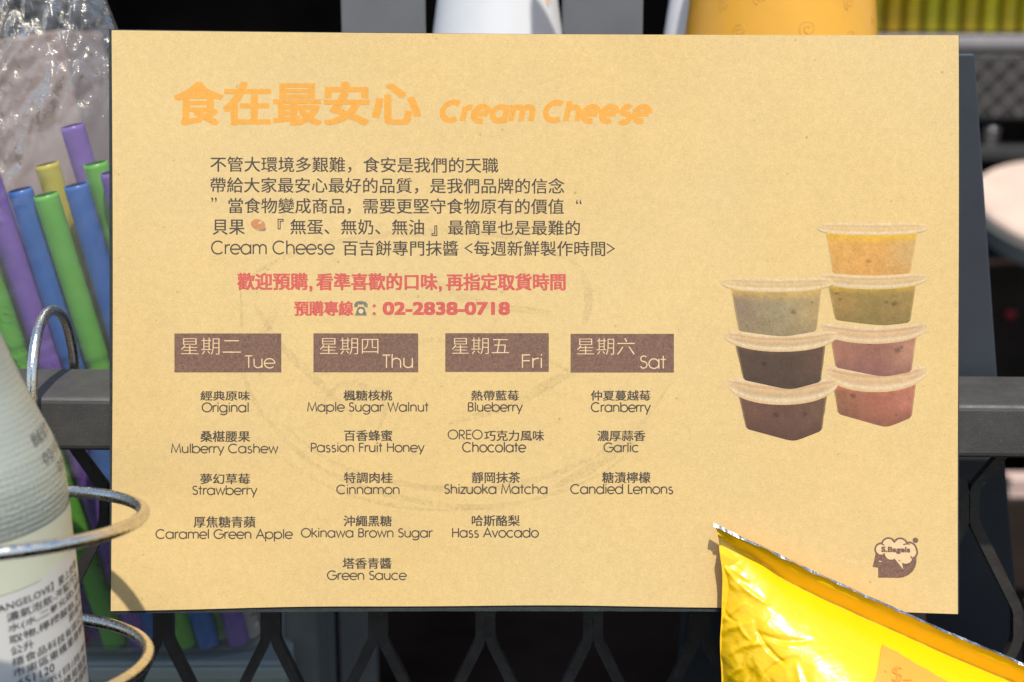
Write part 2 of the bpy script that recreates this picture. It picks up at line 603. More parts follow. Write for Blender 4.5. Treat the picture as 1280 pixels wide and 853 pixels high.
def text_shape(t, thin, shear, res):
    """the strawberry character is composed of its grass top and lower half"""
    if len(t) > 1 and t.endswith("莓"):
        w1 = max(v.x for v in text_mesh("每")[0]) - min(v.x for v in text_mesh("每")[0])
        two = text_mesh("每每")[0]
        adv = max(v.x for v in two) - min(v.x for v in two) - w1
        vs, fs = text_mesh(t[:-1], thin, shear, res)
        vs, fs = [v.copy() for v in vs], list(fs)
        lv, lf = text_mesh("每", thin, shear, res)
        x0 = adv * (len(t) - 1)
        ylo = min(v.y for v in lv)
        k = len(vs)
        vs += [Vector((v.x + x0, ylo + (v.y - ylo) * 0.76, 0)) for v in lv]
        fs += [tuple(k + i for i in f) for f in lf]
        cx = x0 + (max(v.x for v in lv) + min(v.x for v in lv)) / 2
        top = max(v.y for v in lv)
        for (ax, ay, bx, by) in ((-.42, -.145, .42, -.085), (-.24, -.25, -.17, .01), (.17, -.25, .24, .01)):
            k = len(vs)
            vs += [Vector((cx + ax * adv, top + ay * adv, 0)), Vector((cx + bx * adv, top + ay * adv, 0)), Vector((cx + bx * adv, top + by * adv, 0)), Vector((cx + ax * adv, top + by * adv, 0))]
            fs.append((k, k + 1, k + 2, k + 3))
        return vs, fs
    return text_mesh(t, thin, shear, res)

def put_text(mb, t, x0, x1, y0, y1, bold=0.0, boldy=None, thin=0.0, shear=0.0, mi=0, lift=0.0001, slope=0.0, pos=None, res=3):
    """ink box of the text fitted to the given rectangle of the sheet; bold = extra stroke each side"""
    vs, fs = text_shape(t, thin, shear, res)
    ax = min(v.x for v in vs); bx = max(v.x for v in vs)
    ay = min(v.y for v in vs); by = max(v.y for v in vs)
    sx = (x1 - x0 - 2 * bold) / (bx - ax)
    sy = (y1 - y0 - 2 * bold) / (by - ay)
    pos = pos or PP
    sh = [(0, 0)]
    if bold:
        by_ = bold if boldy is None else boldy
        xs_ = [-1, -0.33, 0.33, 1] if bold > 1.2 else [-1, 0, 1]
        sh += [(bold * i, by_ * j) for i in xs_ for j in ((-1, 0, 1) if by_ > 0.8 else (-1, 1))]
    for k, (ox, oy) in enumerate(sh):
        pv = []
        for v in vs:
            px = x0 + bold + (v.x - ax) * sx + ox
            py = y1 - bold - (v.y - ay) * sy + oy + slope * ((px - x0) / max(1, x1 - x0) - 0.5)
            pv.append(pos(px, py, lift + k * 8e-6))
        mb.add(pv, fs, mi)

# ---- a round geometric single-line alphabet (cap height 1) for the Latin words of the menu
XH = 0.74
RR = XH / 2
def arc(cx, cy, r, a0, a1, ry=None, n=None):
    ry = r if ry is None else ry
    n = n or max(4, int(abs(a1 - a0) / 14))
    return [(cx + r * math.cos(R(a0 + (a1 - a0) * i / n)), cy + ry * math.sin(R(a0 + (a1 - a0) * i / n))) for i in range(n + 1)]
def bowl(cx): return arc(cx, RR, RR, 0, 360)
q = 0.30
GL = {
 ' ': (0.40, []),
 'a': (0.90, [bowl(.42), [(.79, XH), (.79, 0)]]),
 'b': (0.90, [bowl(.46), [(.09, 1.04), (.09, 0)]]),
 'c': (0.80, [arc(.43, RR, RR, 48, 312)]),
 'd': (0.90, [bowl(.42), [(.79, 1.04), (.79, 0)]]),
 'e': (0.82, [[(.07, RR), (.78, RR)] , arc(.42, RR, RR, 0, 318)]),
 'f': (0.46, [arc(.34, .86, .17, 60, 180) + [(.17, 0)], [(.02, .70), (.38, .70)]]),
 'g': (0.90, [bowl(.42), [(.79, XH), (.79, 0)] + arc(.44, .0, .35, 0, -150, .30)]),
 'h': (0.78, [[(.10, 1.04), (.10, 0)], [(.10, .40)] + arc(.38, .44, .28, 180, 0) + [(.66, 0)]]),
 'i': (0.26, [[(.13, XH), (.13, 0)], [(.13, .91), (.13, 1.03)]]),
 'k': (0.68, [[(.10, 1.04), (.10, 0)], [(.58, XH), (.12, .36)], [(.25, .46), (.64, 0)]]),
 'l': (0.26, [[(.13, 1.04), (.13, 0)]]),
 'm': (1.20, [[(.10, XH), (.10, 0)], [(.10, .42)] + arc(.35, .47, .25, 180, 0) + [(.60, 0)], [(.60, .42)] + arc(.85, .47, .25, 180, 0) + [(1.10, 0)]]),
 'n': (0.78, [[(.10, XH), (.10, 0)], [(.10, .40)] + arc(.38, .44, .28, 180, 0) + [(.66, 0)]]),
 'o': (0.86, [bowl(.43)]),
 'p': (0.90, [bowl(.46), [(.09, XH), (.09, -.32)]]),
 'r': (0.46, [[(.10, XH), (.10, 0)], [(.10, .42)] + arc(.37, .44, .27, 180, 70)]),
 's': (0.60, [arc(.29, .55, .17, 40, 250) + arc(.29, .185, .20, 75, -150)]),
 't': (0.44, [[(.21, .98), (.21, 0)], [(.02, .70), (.40, .70)]]),
 'u': (0.78, [[(.10, XH)] + arc(.38, .30, .28, 180, 360) + [(.66, XH)], [(.66, XH), (.66, 0)]]),
 'v': (0.70, [[(.05, XH), (.35, 0.02), (.65, XH)]]),
 'w': (1.02, [[(.05, XH), (.28, 0.02), (.51, .70), (.74, 0.02), (.97, XH)]]),
 'y': (0.70, [[(.05, XH), (.36, 0.02)], [(.67, XH), (.24, -.30)]]),
 'z': (0.60, [[(.07, .70), (.54, .70), (.06, .04), (.55, .04)]]),
 'A': (0.92, [[(.04, 0), (.46, 1), (.88, 0)], [(.19, .34), (.73, .34)]]),
 'B': (0.74, [[(.12, 0), (.12, .96)], [(.12, .96), (.36, .96)] + arc(.38, .745, .22, 90, -90) + [(.12, .525)], [(.12, .525), (.40, .525)] + arc(.40, .285, .24, 90, -90) + [(.12, .045)]]),
 'C': (1.02, [arc(.54, .5, .49, 45, 315)]),
 'E': (0.68, [[(.12, 0), (.12, 1)], [(.12, .96), (.60, .96)], [(.12, .53), (.58, .53)], [(.12, .04), (.60, .04)]]),
 'F': (0.62, [[(.12, 0), (.12, 1)], [(.12, .96), (.56, .96)], [(.12, .53), (.54, .53)]]),
 'G': (1.06, [arc(.54, .5, .49, 45, 360) , [(.56, .5), (1.03, .5)]]),
 'H': (0.86, [[(.12, 0), (.12, 1)], [(.74, 0), (.74, 1)], [(.12, .53), (.74, .53)]]),
 'L': (0.58, [[(.12, 1), (.12, 0)], [(.12, .04), (.54, .04)]]),
 'M': (1.10, [[(.08, 0), (.20, 1), (.55, .08), (.90, 1), (1.02, 0)]]),
 'O': (1.08, [arc(.54, .5, .49, 0, 360)]),
 'P': (0.70, [[(.12, 0), (.12, 1)], [(.12, .96), (.38, .96)] + arc(.38, .70, .26, 90, -90) + [(.12, .44)]]),
 'R': (0.74, [[(.12, 0), (.12, 1)], [(.12, .96), (.38, .96)] + arc(.38, .71, .25, 90, -90) + [(.12, .46)], [(.32, .46), (.66, 0)]]),
 'S': (0.66, [arc(.33, .745, .22, 35, 255) + arc(.32, .275, .25, 72, -155)]),
 'T': (0.56, [[(.28, 0), (.28, 1)], [(.03, .96), (.53, .96)]]),
 'W': (1.20, [[(.05, 1), (.33, 0.02), (.60, .95), (.87, 0.02), (1.15, 1)]]),
}

def ribbon(mb, pts, hw, pos, lift, mi=0):
    N = len(pts)
    closed = N > 3 and math.dist(pts[0], pts[-1]) < 1e-4
    L, Rr = [], []
    for i, p in enumerate(pts):
        if closed:
            a = pts[i - 1] if i > 0 else pts[N - 2]
            c = pts[i + 1] if i < N - 1 else pts[1]
        else:
            a = pts[max(0, i - 1)]
            c = pts[min(N - 1, i + 1)]
        def nrm(s_, e_):
            dxx, dyy = e_[0] - s_[0], e_[1] - s_[1]
            l = math.hypot(dxx, dyy) or 1
            return -dyy / l, dxx / l
        if a == p: n1 = nrm(p, c)
        else: n1 = nrm(a, p)
        if c == p: n2 = n1
        else: n2 = nrm(p, c)
        mx, my = n1[0] + n2[0], n1[1] + n2[1]
        l = math.hypot(mx, my) or 1
        mx, my = mx / l, my / l
        k = 1 / max(0.45, mx * n1[0] + my * n1[1])
        L.append((p[0] + mx * hw * k, p[1] + my * hw * k))
        Rr.append((p[0] - mx * hw * k, p[1] - my * hw * k))
    vs = [pos(x, y, lift) for x, y in L] + [pos(x, y, lift) for x, y in Rr]
    mb.add(vs, [(i, N + i, N + i + 1, i + 1) for i in range(N - 1)], mi)

def put_words(mb, t, x0, x1, ycap, ybase, wt=0.105, mi=0, lift=0.0001, slope=0.0, pos=None, track=0.0, own=None):
    pos = pos or PP
    adv = 0.0
    runs = []
    for ch in t:
        wd, st = (own or {}).get(ch) or GL[ch]
        wd += track
        runs.append((adv, st))
        adv += wd
    lo = min(p[0] + a for a, st in runs for s_ in st for p in s_) - wt / 2
    hi = max(p[0] + a for a, st in runs for s_ in st for p in s_) + wt / 2
    sy = (ybase - ycap)
    sx = (x1 - x0) / (hi - lo)
    n = 0
    for a, st in runs:
        for s_ in st:
            pts = []
            for p in s_:
                px = x0 + (p[0] + a - lo) * sx
                py = ybase - p[1] * sy + slope * ((px - x0) / max(1, x1 - x0) - 0.5)
                pts.append((px, py))
            ribbon(mb, pts, wt * sy / 2, pos, lift + (n % 7) * 6e-6, mi)
            n += 1

def poly(mb, pts, lift, mi=0, pos=None):
    pos = pos or PP
    mb.add([pos(x, y, lift) for x, y in pts], [tuple(range(len(pts)))], mi)

def rect(mb, x0, y0, x1, y1, lift, mi=0, nu=10, nv=4):
    mb.grid(lambda u, v: PP(x0 + (x1 - x0) * u, y0 + (y1 - y0) * v, lift), nu, nv, mi)

# ---- heading
b = MB()
put_text(b, "食在最安心", 217, 526, 101, 158, bold=2.2, boldy=1.1, lift=0.0001)
b.build("chinese_heading", M['orange_ink'], sheet)
b = MB()
HEAVY = {'e': (0.84, [[(.10, RR + .02), (.76, RR + .02)], arc(.42, RR, RR, 5, 292)]),
         'a': (0.86, [arc(.42, RR, .35, 20, 340, RR - .02), [(.72, XH + .06), (.72, -.10)]]),
         's': (0.62, [arc(.33, .56, .19, 35, 262) + arc(.30, .16, .22, 78, -150)]),
         'C': (0.96, [arc(.52, .5, .46, 52, 308)]),
         ' ': (0.34, [])}
put_words(b, "Cream Cheese", 546.5, 813, 127.2, 151.6, wt=0.295, track=0.08, own=HEAVY, slope=0.5, lift=0.0001,
          pos=lambda x, y, l: PP(x + (155 - y) * 0.2, y, l))
b.build("english_heading", M['orange_ink'], sheet)

# ---- introduction, five lines
b = MB()
th = 0.0
put_text(b, "不管大環境多艱難，食安是我們的天職", 263, 623, 196.4, 216.3, bold=0.2, boldy=0.1, slope=1.5)
put_text(b, "帶給大家最安心最好的品質，是我們品牌的信念", 263, 705.5, 222.2, 242.3, bold=0.2, boldy=0.1, slope=1.6)
put_text(b, "”", 264, 271, 247, 253, lift=0.00012)
put_text(b, "當食物變成商品，需要更堅守食物原有的價值", 285.5, 705, 248, 268, bold=0.2, boldy=0.1, slope=1.2)
put_text(b, "“", 720, 727, 249.5, 255.5, lift=0.00012)
put_text(b, "貝果", 265.8, 306, 274.5, 293.8, bold=0.2, boldy=0.1)
put_text(b, "『", 347, 354.5, 273.8, 287, bold=0.3)
put_text(b, "無蛋、無奶、無油", 362.8, 530, 274.2, 293.8, bold=0.2, boldy=0.1, slope=0.5)
put_text(b, "』", 539.4, 546.6, 282, 295.2, bold=0.3)
put_text(b, "最簡單也是最難的", 560, 725, 275.4, 294.3, bold=0.2, boldy=0.1, slope=0.6)
put_words(b, "Cream Cheese", 263.8, 418.8, 301.5, 317.8, wt=0.112)
put_text(b, "百吉餅專門抹醬", 428.3, 573, 300.8, 320.2, bold=0.2, boldy=0.1, slope=0.4)
ribbon(b, [(590.5, 304.6), (581.5, 310.4), (590.5, 316.4)], 0.75, PP, 0.0001)
put_text(b, "每週新鮮製作時間", 592.5, 756.5, 301.2, 320.4, bold=0.2, boldy=0.1, slope=0.4)
ribbon(b, [(758.5, 304.8), (767.5, 311), (758.5, 316.8)], 0.75, PP, 0.0001)
b.build("introduction_text", M['dark_ink'], sheet)

# ---- the small bagel picture in the text
b = MB()
def ell(cx, cy, rx, ry, rot=0, n=24, a0=0, a1=360):
    c, s_ = math.cos(R(rot)), math.sin(R(rot))
    return [(cx + rx * math.cos(R(a0 + (a1 - a0) * i / n)) * c - ry * math.sin(R(a0 + (a1 - a0) * i / n)) * s_,
             cy + rx * math.cos(R(a0 + (a1 - a0) * i / n)) * s_ + ry * math.sin(R(a0 + (a1 - a0) * i / n)) * c) for i in range(n)]
poly(b, ell(324.6, 283.6, 9.2, 6.4, 20), 0.00010, 1)
poly(b, ell(323.8, 284.2, 9.0, 4.2, 20), 0.00012, 2)
poly(b, ell(322.6, 281.0, 9.3, 6.6, 14), 0.00014, 0)
poly(b, ell(325.2, 278.4, 2.9, 1.5, -30), 0.00016, 1)
b.build("bagel_icon", [ink_mat("baked_orange_ink", (0.55, 0.22, 0.085), 0.9), ink_mat("pale_dough_ink", (0.72, 0.44, 0.22), 0.9), ink_mat("filling_ink", (0.20, 0.17, 0.14), 0.85)], sheet)

# ---- red order notice
b = MB()
put_text(b, "歡迎預購", 296.4, 385, 340.8, 363.3, bold=0.8, boldy=0.45)
put_text(b, ",", 386.5, 390.8, 357.5, 365, bold=0.6)
put_text(b, "看準喜歡的口味", 395, 547, 341.2, 363.6, bold=0.8, boldy=0.45)
put_text(b, ",", 548.3, 552.6, 357.8, 365.2, bold=0.6)
put_text(b, "再指定取貨時間", 557.6, 707.2, 341.4, 363.8, bold=0.8, boldy=0.45)
put_text(b, "預購專線", 367.6, 441.8, 376.2, 395.4, bold=0.7, boldy=0.45)
poly(b, ell(467.7, 382.6, 2.1, 2.1), 0.0001)
poly(b, ell(467.7, 392.3, 2.1, 2.1), 0.0001)
put_text(b, "02-2838-0718", 478.3, 637.5, 377.2, 394.4, bold=1.1, boldy=0.8, res=5)
b.build("order_notice", M['red_ink'], sheet)
b = MB()
poly(b, [(443.6, 394.8), (446.5, 386.2), (448.8, 383.6), (453.8, 383.6), (456.0, 386.2), (458.9, 394.8)], 0.0001)
poly(b, [(442.6, 384.4), (442.8, 380.2), (445.2, 377.4), (451.2, 376.4), (457.2, 377.4), (459.6, 380.2), (459.8, 384.4), (455.6, 384.2), (454.8, 380.9), (447.6, 380.9), (446.8, 384.2)], 0.00012)
poly(b, ell(451.2, 389.2, 3.0, 2.9), 0.00014, 1)
b.build("telephone_icon", [M['grey_ink'], M['light_ink']], sheet)

# ---- day boxes
days = [((218, 417, 351.7, 465.8), "星期二", (226, 301), (422.4, 443.4), "Tue", (305.7, 344.3), (444.4, 460.2)),
        ((391.8, 416.9, 522.8, 465.7), "星期四", (399.8, 473), (422.2, 443), "Thu", (477.6, 516.2), (443.4, 460.0)),
        ((556.6, 416.7, 686, 465.2), "星期五", (564.8, 636.4), (422.2, 442.8), "Fri", (652.2, 677.6), (443.2, 460)),
        ((713.2, 417.5, 842.4, 466), "星期六", (721.2, 793.3), (422.8, 443.6), "Sat", (800, 833), (444.6, 460.8))]
for bx_, zh, zx, zy, en, ex, ey in days:
    b = MB()
    rect(b, *bx_, 0.0001, 0)
    put_text(b, zh, zx[0], zx[1], zy[0], zy[1], thin=-0.012, mi=1, lift=0.00018)
    put_words(b, en, ex[0], ex[1], ey[0], ey[1], wt=0.085, mi=1, lift=0.00018)
    b.build("day_box", [M['brown_ink'], M['light_ink']], sheet)

# ---- the flavours
items = [
 ("經典原味", 250.5, 312.6, 488.6, 501.2, "Original", 252, 311, 503.8, 515.2),
 ("桑椹腰果", 250.4, 312.7, 538.6, 553, "Mulberry Cashew", 213.5, 348.2, 555.3, 566.4),
 ("夢幻草莓", 250.4, 312.7, 591.8, 605.6, "Strawberry", 240.3, 322, 607.5, 618.6),
 ("厚焦糖青蘋", 242, 319.5, 645.4, 660, "Caramel Green Apple", 194.3, 366.5, 662.2, 673.5),
 ("楓糖核桃", 429.2, 490.4, 487.8, 501.2, "Maple Sugar Walnut", 383.8, 536.4, 503.3, 514.5),
 ("百香蜂蜜", 430, 490.4, 537.6, 551.8, "Passion Fruit Honey", 388.4, 531, 553.9, 565.1),
 ("特調肉桂", 430, 491, 590.3, 604.4, "Cinnamon", 420.2, 499.6, 606.5, 617.7),
 ("沖繩黑糖", 429.4, 489.8, 644.4, 658.4, "Okinawa Brown Sugar", 376, 541.7, 660.7, 671.8),
 ("塔香青醬", 428.2, 489.5, 697.2, 711.5, "Green Sauce", 408.6, 508.8, 713.8, 724.9),
 ("熱帶藍莓", 589, 648.8, 487.8, 501.2, "Blueberry", 584.7, 653.8, 503.3, 514.5),
 ("巧克力風味", 605.2, 680, 537.9, 551.7, "Chocolate", 577.6, 658, 553.3, 565.2),
 ("靜岡抹茶", 589.6, 650.3, 589.9, 604.3, "Shizuoka Matcha", 555.2, 684.5, 605.7, 617.4),
 ("哈斯酪梨", 589.6, 649.8, 644, 658.3, "Hass Avocado", 565, 673.8, 660.4, 671.8),
 ("仲夏蔓越莓", 738.5, 813.4, 487.8, 501.2, "Cranberry", 738.5, 813.7, 503.4, 515),
 ("濃厚蒜香", 746.6, 806.8, 538.1, 551.9, "Garlic", 754.2, 798.6, 553.8, 565.2),
 ("糖漬檸檬", 752.6, 813, 589.9, 604.3, "Candied Lemons", 712.7, 841.5, 605.7, 617.4)]
for zh, x0, x1, y0, y1, en, ex0, ex1, e0, e1 in items:
    b = MB()
    put_text(b, zh, x0, x1, y0, y1, bold=0.3, boldy=0.15)
    if en == "Chocolate":
        put_words(b, "OREO", 559.5, 603.4, 537.6, 549.2, wt=0.125)
    put_words(b, en, ex0, ex1, e0, e1, wt=0.138)
    b.build("menu_item", M['dark_ink'], sheet)

# ---- printed picture of seven stacked tubs: a flat print, its picture held as printed colours
def print_mat():
    nb = NB("printed_picture")
    at_ = nb.node("ShaderNodeAttribute")
    at_.attribute_name = "print"
    c = nb.mix(1, at_.outputs["Color"], paper_grain(nb), 'MULTIPLY')
    c = nb.mix(1, c, nb.ramp(nb.noise(1100, 3, 0.7), [(0.3, 0.90), (0.7, 1.08)]), 'MULTIPLY')
    setp(nb, Base_Color=c, Roughness=0.7, Specular_IOR_Level=0.3)
    return nb.mat
M['print'] = print_mat()
def ink(c):
    return Vector(lin(c)) * 0.80
KR = Vector(KRAFT)
def tub(lid, body, cols, top, specks, seed, gl=0.0, clear=0.3):
    """lid = (x0, x1, ytop, ybottom, droop); body = outline; cols = left, middle, right, foot colours"""
    b = MB()
    pc = []
    (tl, tr), bot = body
    L_, C_, R_, F_ = [ink(c) for c in cols]
    T_ = ink(top)
    nz = lambda x, y, k: noise.noise((x * k, y * k, seed))
    def fn(u, v):
        tx, ty = tl[0] + (tr[0] - tl[0]) * u, tl[1] + (tr[1] - tl[1]) * u + 3.5 * math.sin(math.pi * u)
        if len(bot) == 2:
            bxx, byy = bot[0][0] + (bot[1][0] - bot[0][0]) * u, bot[0][1] + (bot[1][1] - bot[0][1]) * u + 2.5 * math.sin(math.pi * u)
        else:
            m = (bot[1][0] - bot[0][0]) / (bot[2][0] - bot[0][0])
            bxx = bot[0][0] + (bot[2][0] - bot[0][0]) * u
            l1 = bot[0][1] + (bot[1][1] - bot[0][1]) * u / m
            l2 = bot[2][1] + (bot[1][1] - bot[2][1]) * (1 - u) / (1 - m)
            k = 0.45                                     # rounded lower corner
            byy = -math.log(math.exp(-k * l1) * 1.0 + math.exp(-k * (l2 - 0.0))) / k if max(l1, l2) < 1500 else min(l1, l2)
        byy -= 2.6 * (max(0, 1 - u / 0.05) ** 2 + max(0, 1 - (1 - u) / 0.05) ** 2)
        w_ = 0.45 * nz(u * 9, v * 5, 1.0)
        return tx + (bxx - tx) * v + w_ * (abs(u - .5) > .49), ty + (byy - ty) * v
    NU, NV = 72, 36
    for j in range(NV + 1):
        for i in range(NU + 1):
            u, v = i / NU, j / NV
            x, y = fn(u, v)
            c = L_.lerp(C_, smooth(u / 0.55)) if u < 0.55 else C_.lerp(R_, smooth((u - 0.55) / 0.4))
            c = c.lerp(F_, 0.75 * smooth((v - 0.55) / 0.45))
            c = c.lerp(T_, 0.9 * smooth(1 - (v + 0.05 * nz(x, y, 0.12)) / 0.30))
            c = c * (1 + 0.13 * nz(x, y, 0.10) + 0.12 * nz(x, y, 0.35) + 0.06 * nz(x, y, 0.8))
            for sx, sy, sr in specks:
                d = math.hypot(x - sx, (y - sy) * 1.3) / sr + 0.5 * nz(x, y, 0.5)
                c = c * (1 - 0.5 * smooth(1.25 - d))
            e = min(u, 1 - u) * NU / 2.0
            if e < 1:
                c = c.lerp(KR, 0.35 * (1 - e))
            c = c.lerp(KR, 0.03) * 0.93
            pc.append(c)
    b.add([PP(*fn(i / NU, j / NV), 0.0001 + gl) for j in range(NV + 1) for i in range(NU + 1)],
          [(j * (NU + 1) + i, j * (NU + 1) + i + 1, (j + 1) * (NU + 1) + i + 1, (j + 1) * (NU + 1) + i) for j in range(NV) for i in range(NU)])
    # translucent lid: pale slab with rounded ends, glints along its rim, contents showing faintly
    x0, x1, y0, y1, dr = lid
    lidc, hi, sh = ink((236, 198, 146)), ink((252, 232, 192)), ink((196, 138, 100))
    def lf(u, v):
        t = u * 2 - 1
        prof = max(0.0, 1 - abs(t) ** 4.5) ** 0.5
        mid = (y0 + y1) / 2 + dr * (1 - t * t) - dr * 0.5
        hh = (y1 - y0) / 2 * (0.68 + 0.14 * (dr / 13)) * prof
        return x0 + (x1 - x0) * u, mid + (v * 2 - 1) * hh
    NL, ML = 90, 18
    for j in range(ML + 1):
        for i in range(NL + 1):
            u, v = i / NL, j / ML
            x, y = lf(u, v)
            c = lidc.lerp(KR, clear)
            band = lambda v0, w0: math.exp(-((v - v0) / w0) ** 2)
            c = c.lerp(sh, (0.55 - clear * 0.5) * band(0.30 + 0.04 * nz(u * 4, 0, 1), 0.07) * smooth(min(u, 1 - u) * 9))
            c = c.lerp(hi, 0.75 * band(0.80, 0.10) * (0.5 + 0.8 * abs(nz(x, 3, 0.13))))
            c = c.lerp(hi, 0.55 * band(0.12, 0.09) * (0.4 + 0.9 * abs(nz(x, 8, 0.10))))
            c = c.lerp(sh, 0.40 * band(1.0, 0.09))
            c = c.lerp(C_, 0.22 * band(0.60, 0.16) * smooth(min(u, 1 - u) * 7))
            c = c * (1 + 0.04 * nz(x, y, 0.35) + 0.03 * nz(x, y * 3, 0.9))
            e = min(min(u, 1 - u) * NL / 3, min(v, 1 - v) * ML / 2.0)
            if e < 1:
                c = c.lerp(KR, 0.6 * (1 - e))
            pc.append(c)
    b.add([PP(*lf(i / NL, j / ML), 0.00016 + gl) for j in range(ML + 1) for i in range(NL + 1)],
          [(j * (NL + 1) + i, j * (NL + 1) + i + 1, (j + 1) * (NL + 1) + i + 1, (j + 1) * (NL + 1) + i) for j in range(ML) for i in range(NL)])
    o = b.build("printed_tub", M['print'], sheet)
    ca = o.data.color_attributes.new("print", 'FLOAT_COLOR', 'POINT')
    ca.data.foreach_set("color", [q for c in pc for q in (c.x, c.y, c.z, 1.0)])
    return o
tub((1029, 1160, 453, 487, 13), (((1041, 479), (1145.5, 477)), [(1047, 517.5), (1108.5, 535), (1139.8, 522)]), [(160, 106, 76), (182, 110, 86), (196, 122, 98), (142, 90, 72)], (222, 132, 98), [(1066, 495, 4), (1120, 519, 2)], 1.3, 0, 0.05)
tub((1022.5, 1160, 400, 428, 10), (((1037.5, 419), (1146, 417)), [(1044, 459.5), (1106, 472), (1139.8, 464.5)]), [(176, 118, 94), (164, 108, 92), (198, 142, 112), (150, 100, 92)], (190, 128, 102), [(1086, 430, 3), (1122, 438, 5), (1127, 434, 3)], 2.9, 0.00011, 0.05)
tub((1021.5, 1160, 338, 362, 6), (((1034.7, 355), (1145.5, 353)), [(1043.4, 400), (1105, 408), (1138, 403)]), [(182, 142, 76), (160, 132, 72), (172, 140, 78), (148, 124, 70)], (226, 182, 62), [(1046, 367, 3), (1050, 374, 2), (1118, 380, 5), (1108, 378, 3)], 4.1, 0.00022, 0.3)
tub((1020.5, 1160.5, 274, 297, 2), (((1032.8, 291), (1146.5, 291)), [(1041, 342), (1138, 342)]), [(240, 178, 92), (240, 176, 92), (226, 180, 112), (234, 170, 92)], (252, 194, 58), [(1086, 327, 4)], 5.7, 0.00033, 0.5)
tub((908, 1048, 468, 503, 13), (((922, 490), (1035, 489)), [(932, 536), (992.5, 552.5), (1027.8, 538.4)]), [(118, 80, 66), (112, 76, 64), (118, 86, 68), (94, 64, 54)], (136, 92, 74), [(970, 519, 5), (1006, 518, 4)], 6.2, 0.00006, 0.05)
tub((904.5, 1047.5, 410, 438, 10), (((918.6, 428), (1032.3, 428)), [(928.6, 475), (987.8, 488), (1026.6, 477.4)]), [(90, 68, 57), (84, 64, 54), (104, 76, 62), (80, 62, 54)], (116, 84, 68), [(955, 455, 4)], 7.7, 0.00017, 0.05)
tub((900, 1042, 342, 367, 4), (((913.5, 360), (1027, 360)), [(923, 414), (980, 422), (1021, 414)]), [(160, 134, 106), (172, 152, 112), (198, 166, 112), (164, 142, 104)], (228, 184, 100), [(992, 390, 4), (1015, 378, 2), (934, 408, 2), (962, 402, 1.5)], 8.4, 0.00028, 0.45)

# ---- head and thought-cloud emblem
b = MB()
k_ = 110 / 1043
LP = lambda x, y: (1070 + x * k_, 650 + y * k_)
poly(b, [LP(*p) for p in [(240, 360), (215, 480), (195, 558), (262, 568), (262, 685), (500, 690), (560, 682), (620, 655), (672, 612), (703, 560), (718, 490), (716, 400), (600, 330), (400, 330)]], 0.0001, 0)
lobes = [(300, 350, 72), (385, 295, 78), (525, 300, 80), (625, 360, 92), (655, 385, 70), (415, 400, 82), (590, 440, 90), (480, 360, 100), (505, 405, 84)]
for x, y, r in lobes:
    poly(b, [LP(*p) for p in ell(x, y, r + 12, r + 12)], 0.00012 + 4e-6 * lobes.index((x, y, r)), 0)
for x, y, r in lobes:
    poly(b, [LP(*p) for p in ell(x, y, r - 10, r - 10)], 0.00018 + 4e-6 * lobes.index((x, y, r)), 1)
poly(b, [LP(*p) for p in [(455, 455), (560, 588), (545, 505)]], 0.00024, 1)
poly(b, [LP(*p) for p in [(262, 484), (312, 492), (285, 502)]], 0.00024, 1)
for pts in ([(335, 300), (300, 285), (270, 288)], [(560, 295), (600, 285), (640, 290)], [(648, 430), (668, 465), (690, 470)], [(335, 395), (328, 430), (310, 440)], [(430, 245), (456, 262), (480, 243)]):
    ribbon(b, [LP(*p) for p in pts], 0.75, PP, 0.00025, 0)
poly(b, [LP(*p) for p in ell(705, 243, 34, 32)], 0.00012, 0)
put_text(b, "S.Bagels", 1101.6, 1137.8, 683.6, 692.6, bold=0.5, lift=0.00026, slope=0.6, res=4)
b.build("head_emblem", [M['brown_ink'], M['light_ink']], sheet)

# ---- faint sketch of a bagel printed under the text
b = MB()
def swoosh(pts, hw, li):
    # smooth curve through points with a tapered width
    P = []
    n = len(pts)
    for i in range(n - 1):
        p0, p1, p2, p3 = pts[max(0, i - 1)], pts[i], pts[i + 1], pts[min(n - 1, i + 2)]
        for t in [j / 12 for j in range(12)]:
            P.append(tuple(0.5 * (2 * p1[k] + (p2[k] - p0[k]) * t + (2 * p0[k] - 5 * p1[k] + 4 * p2[k] - p3[k]) * t * t + (3 * p1[k] - p0[k] - 3 * p2[k] + p3[k]) * t ** 3) for k in (0, 1)))
    P.append(pts[-1])
    N_ = len(P)
    vs = []
    for i, p in enumerate(P):
        a, c = P[max(0, i - 1)], P[min(N_ - 1, i + 1)]
        l = math.hypot(c[0] - a[0], c[1] - a[1]) or 1
        nx, ny = -(c[1] - a[1]) / l, (c[0] - a[0]) / l
        h = hw * (0.25 + 0.75 * math.sin(math.pi * (i + 0.5) / N_)) * (0.85 + 0.3 * noise.noise((p[0] * .03, p[1] * .03, li)))
        vs += [PP(p[0] + nx * h, p[1] + ny * h, 0.00003 + li * 3e-6), PP(p[0] - nx * h, p[1] - ny * h, 0.00003 + li * 3e-6)]
    b.add(vs, [(2 * i, 2 * i + 2, 2 * i + 3, 2 * i + 1) for i in range(N_ - 1)])
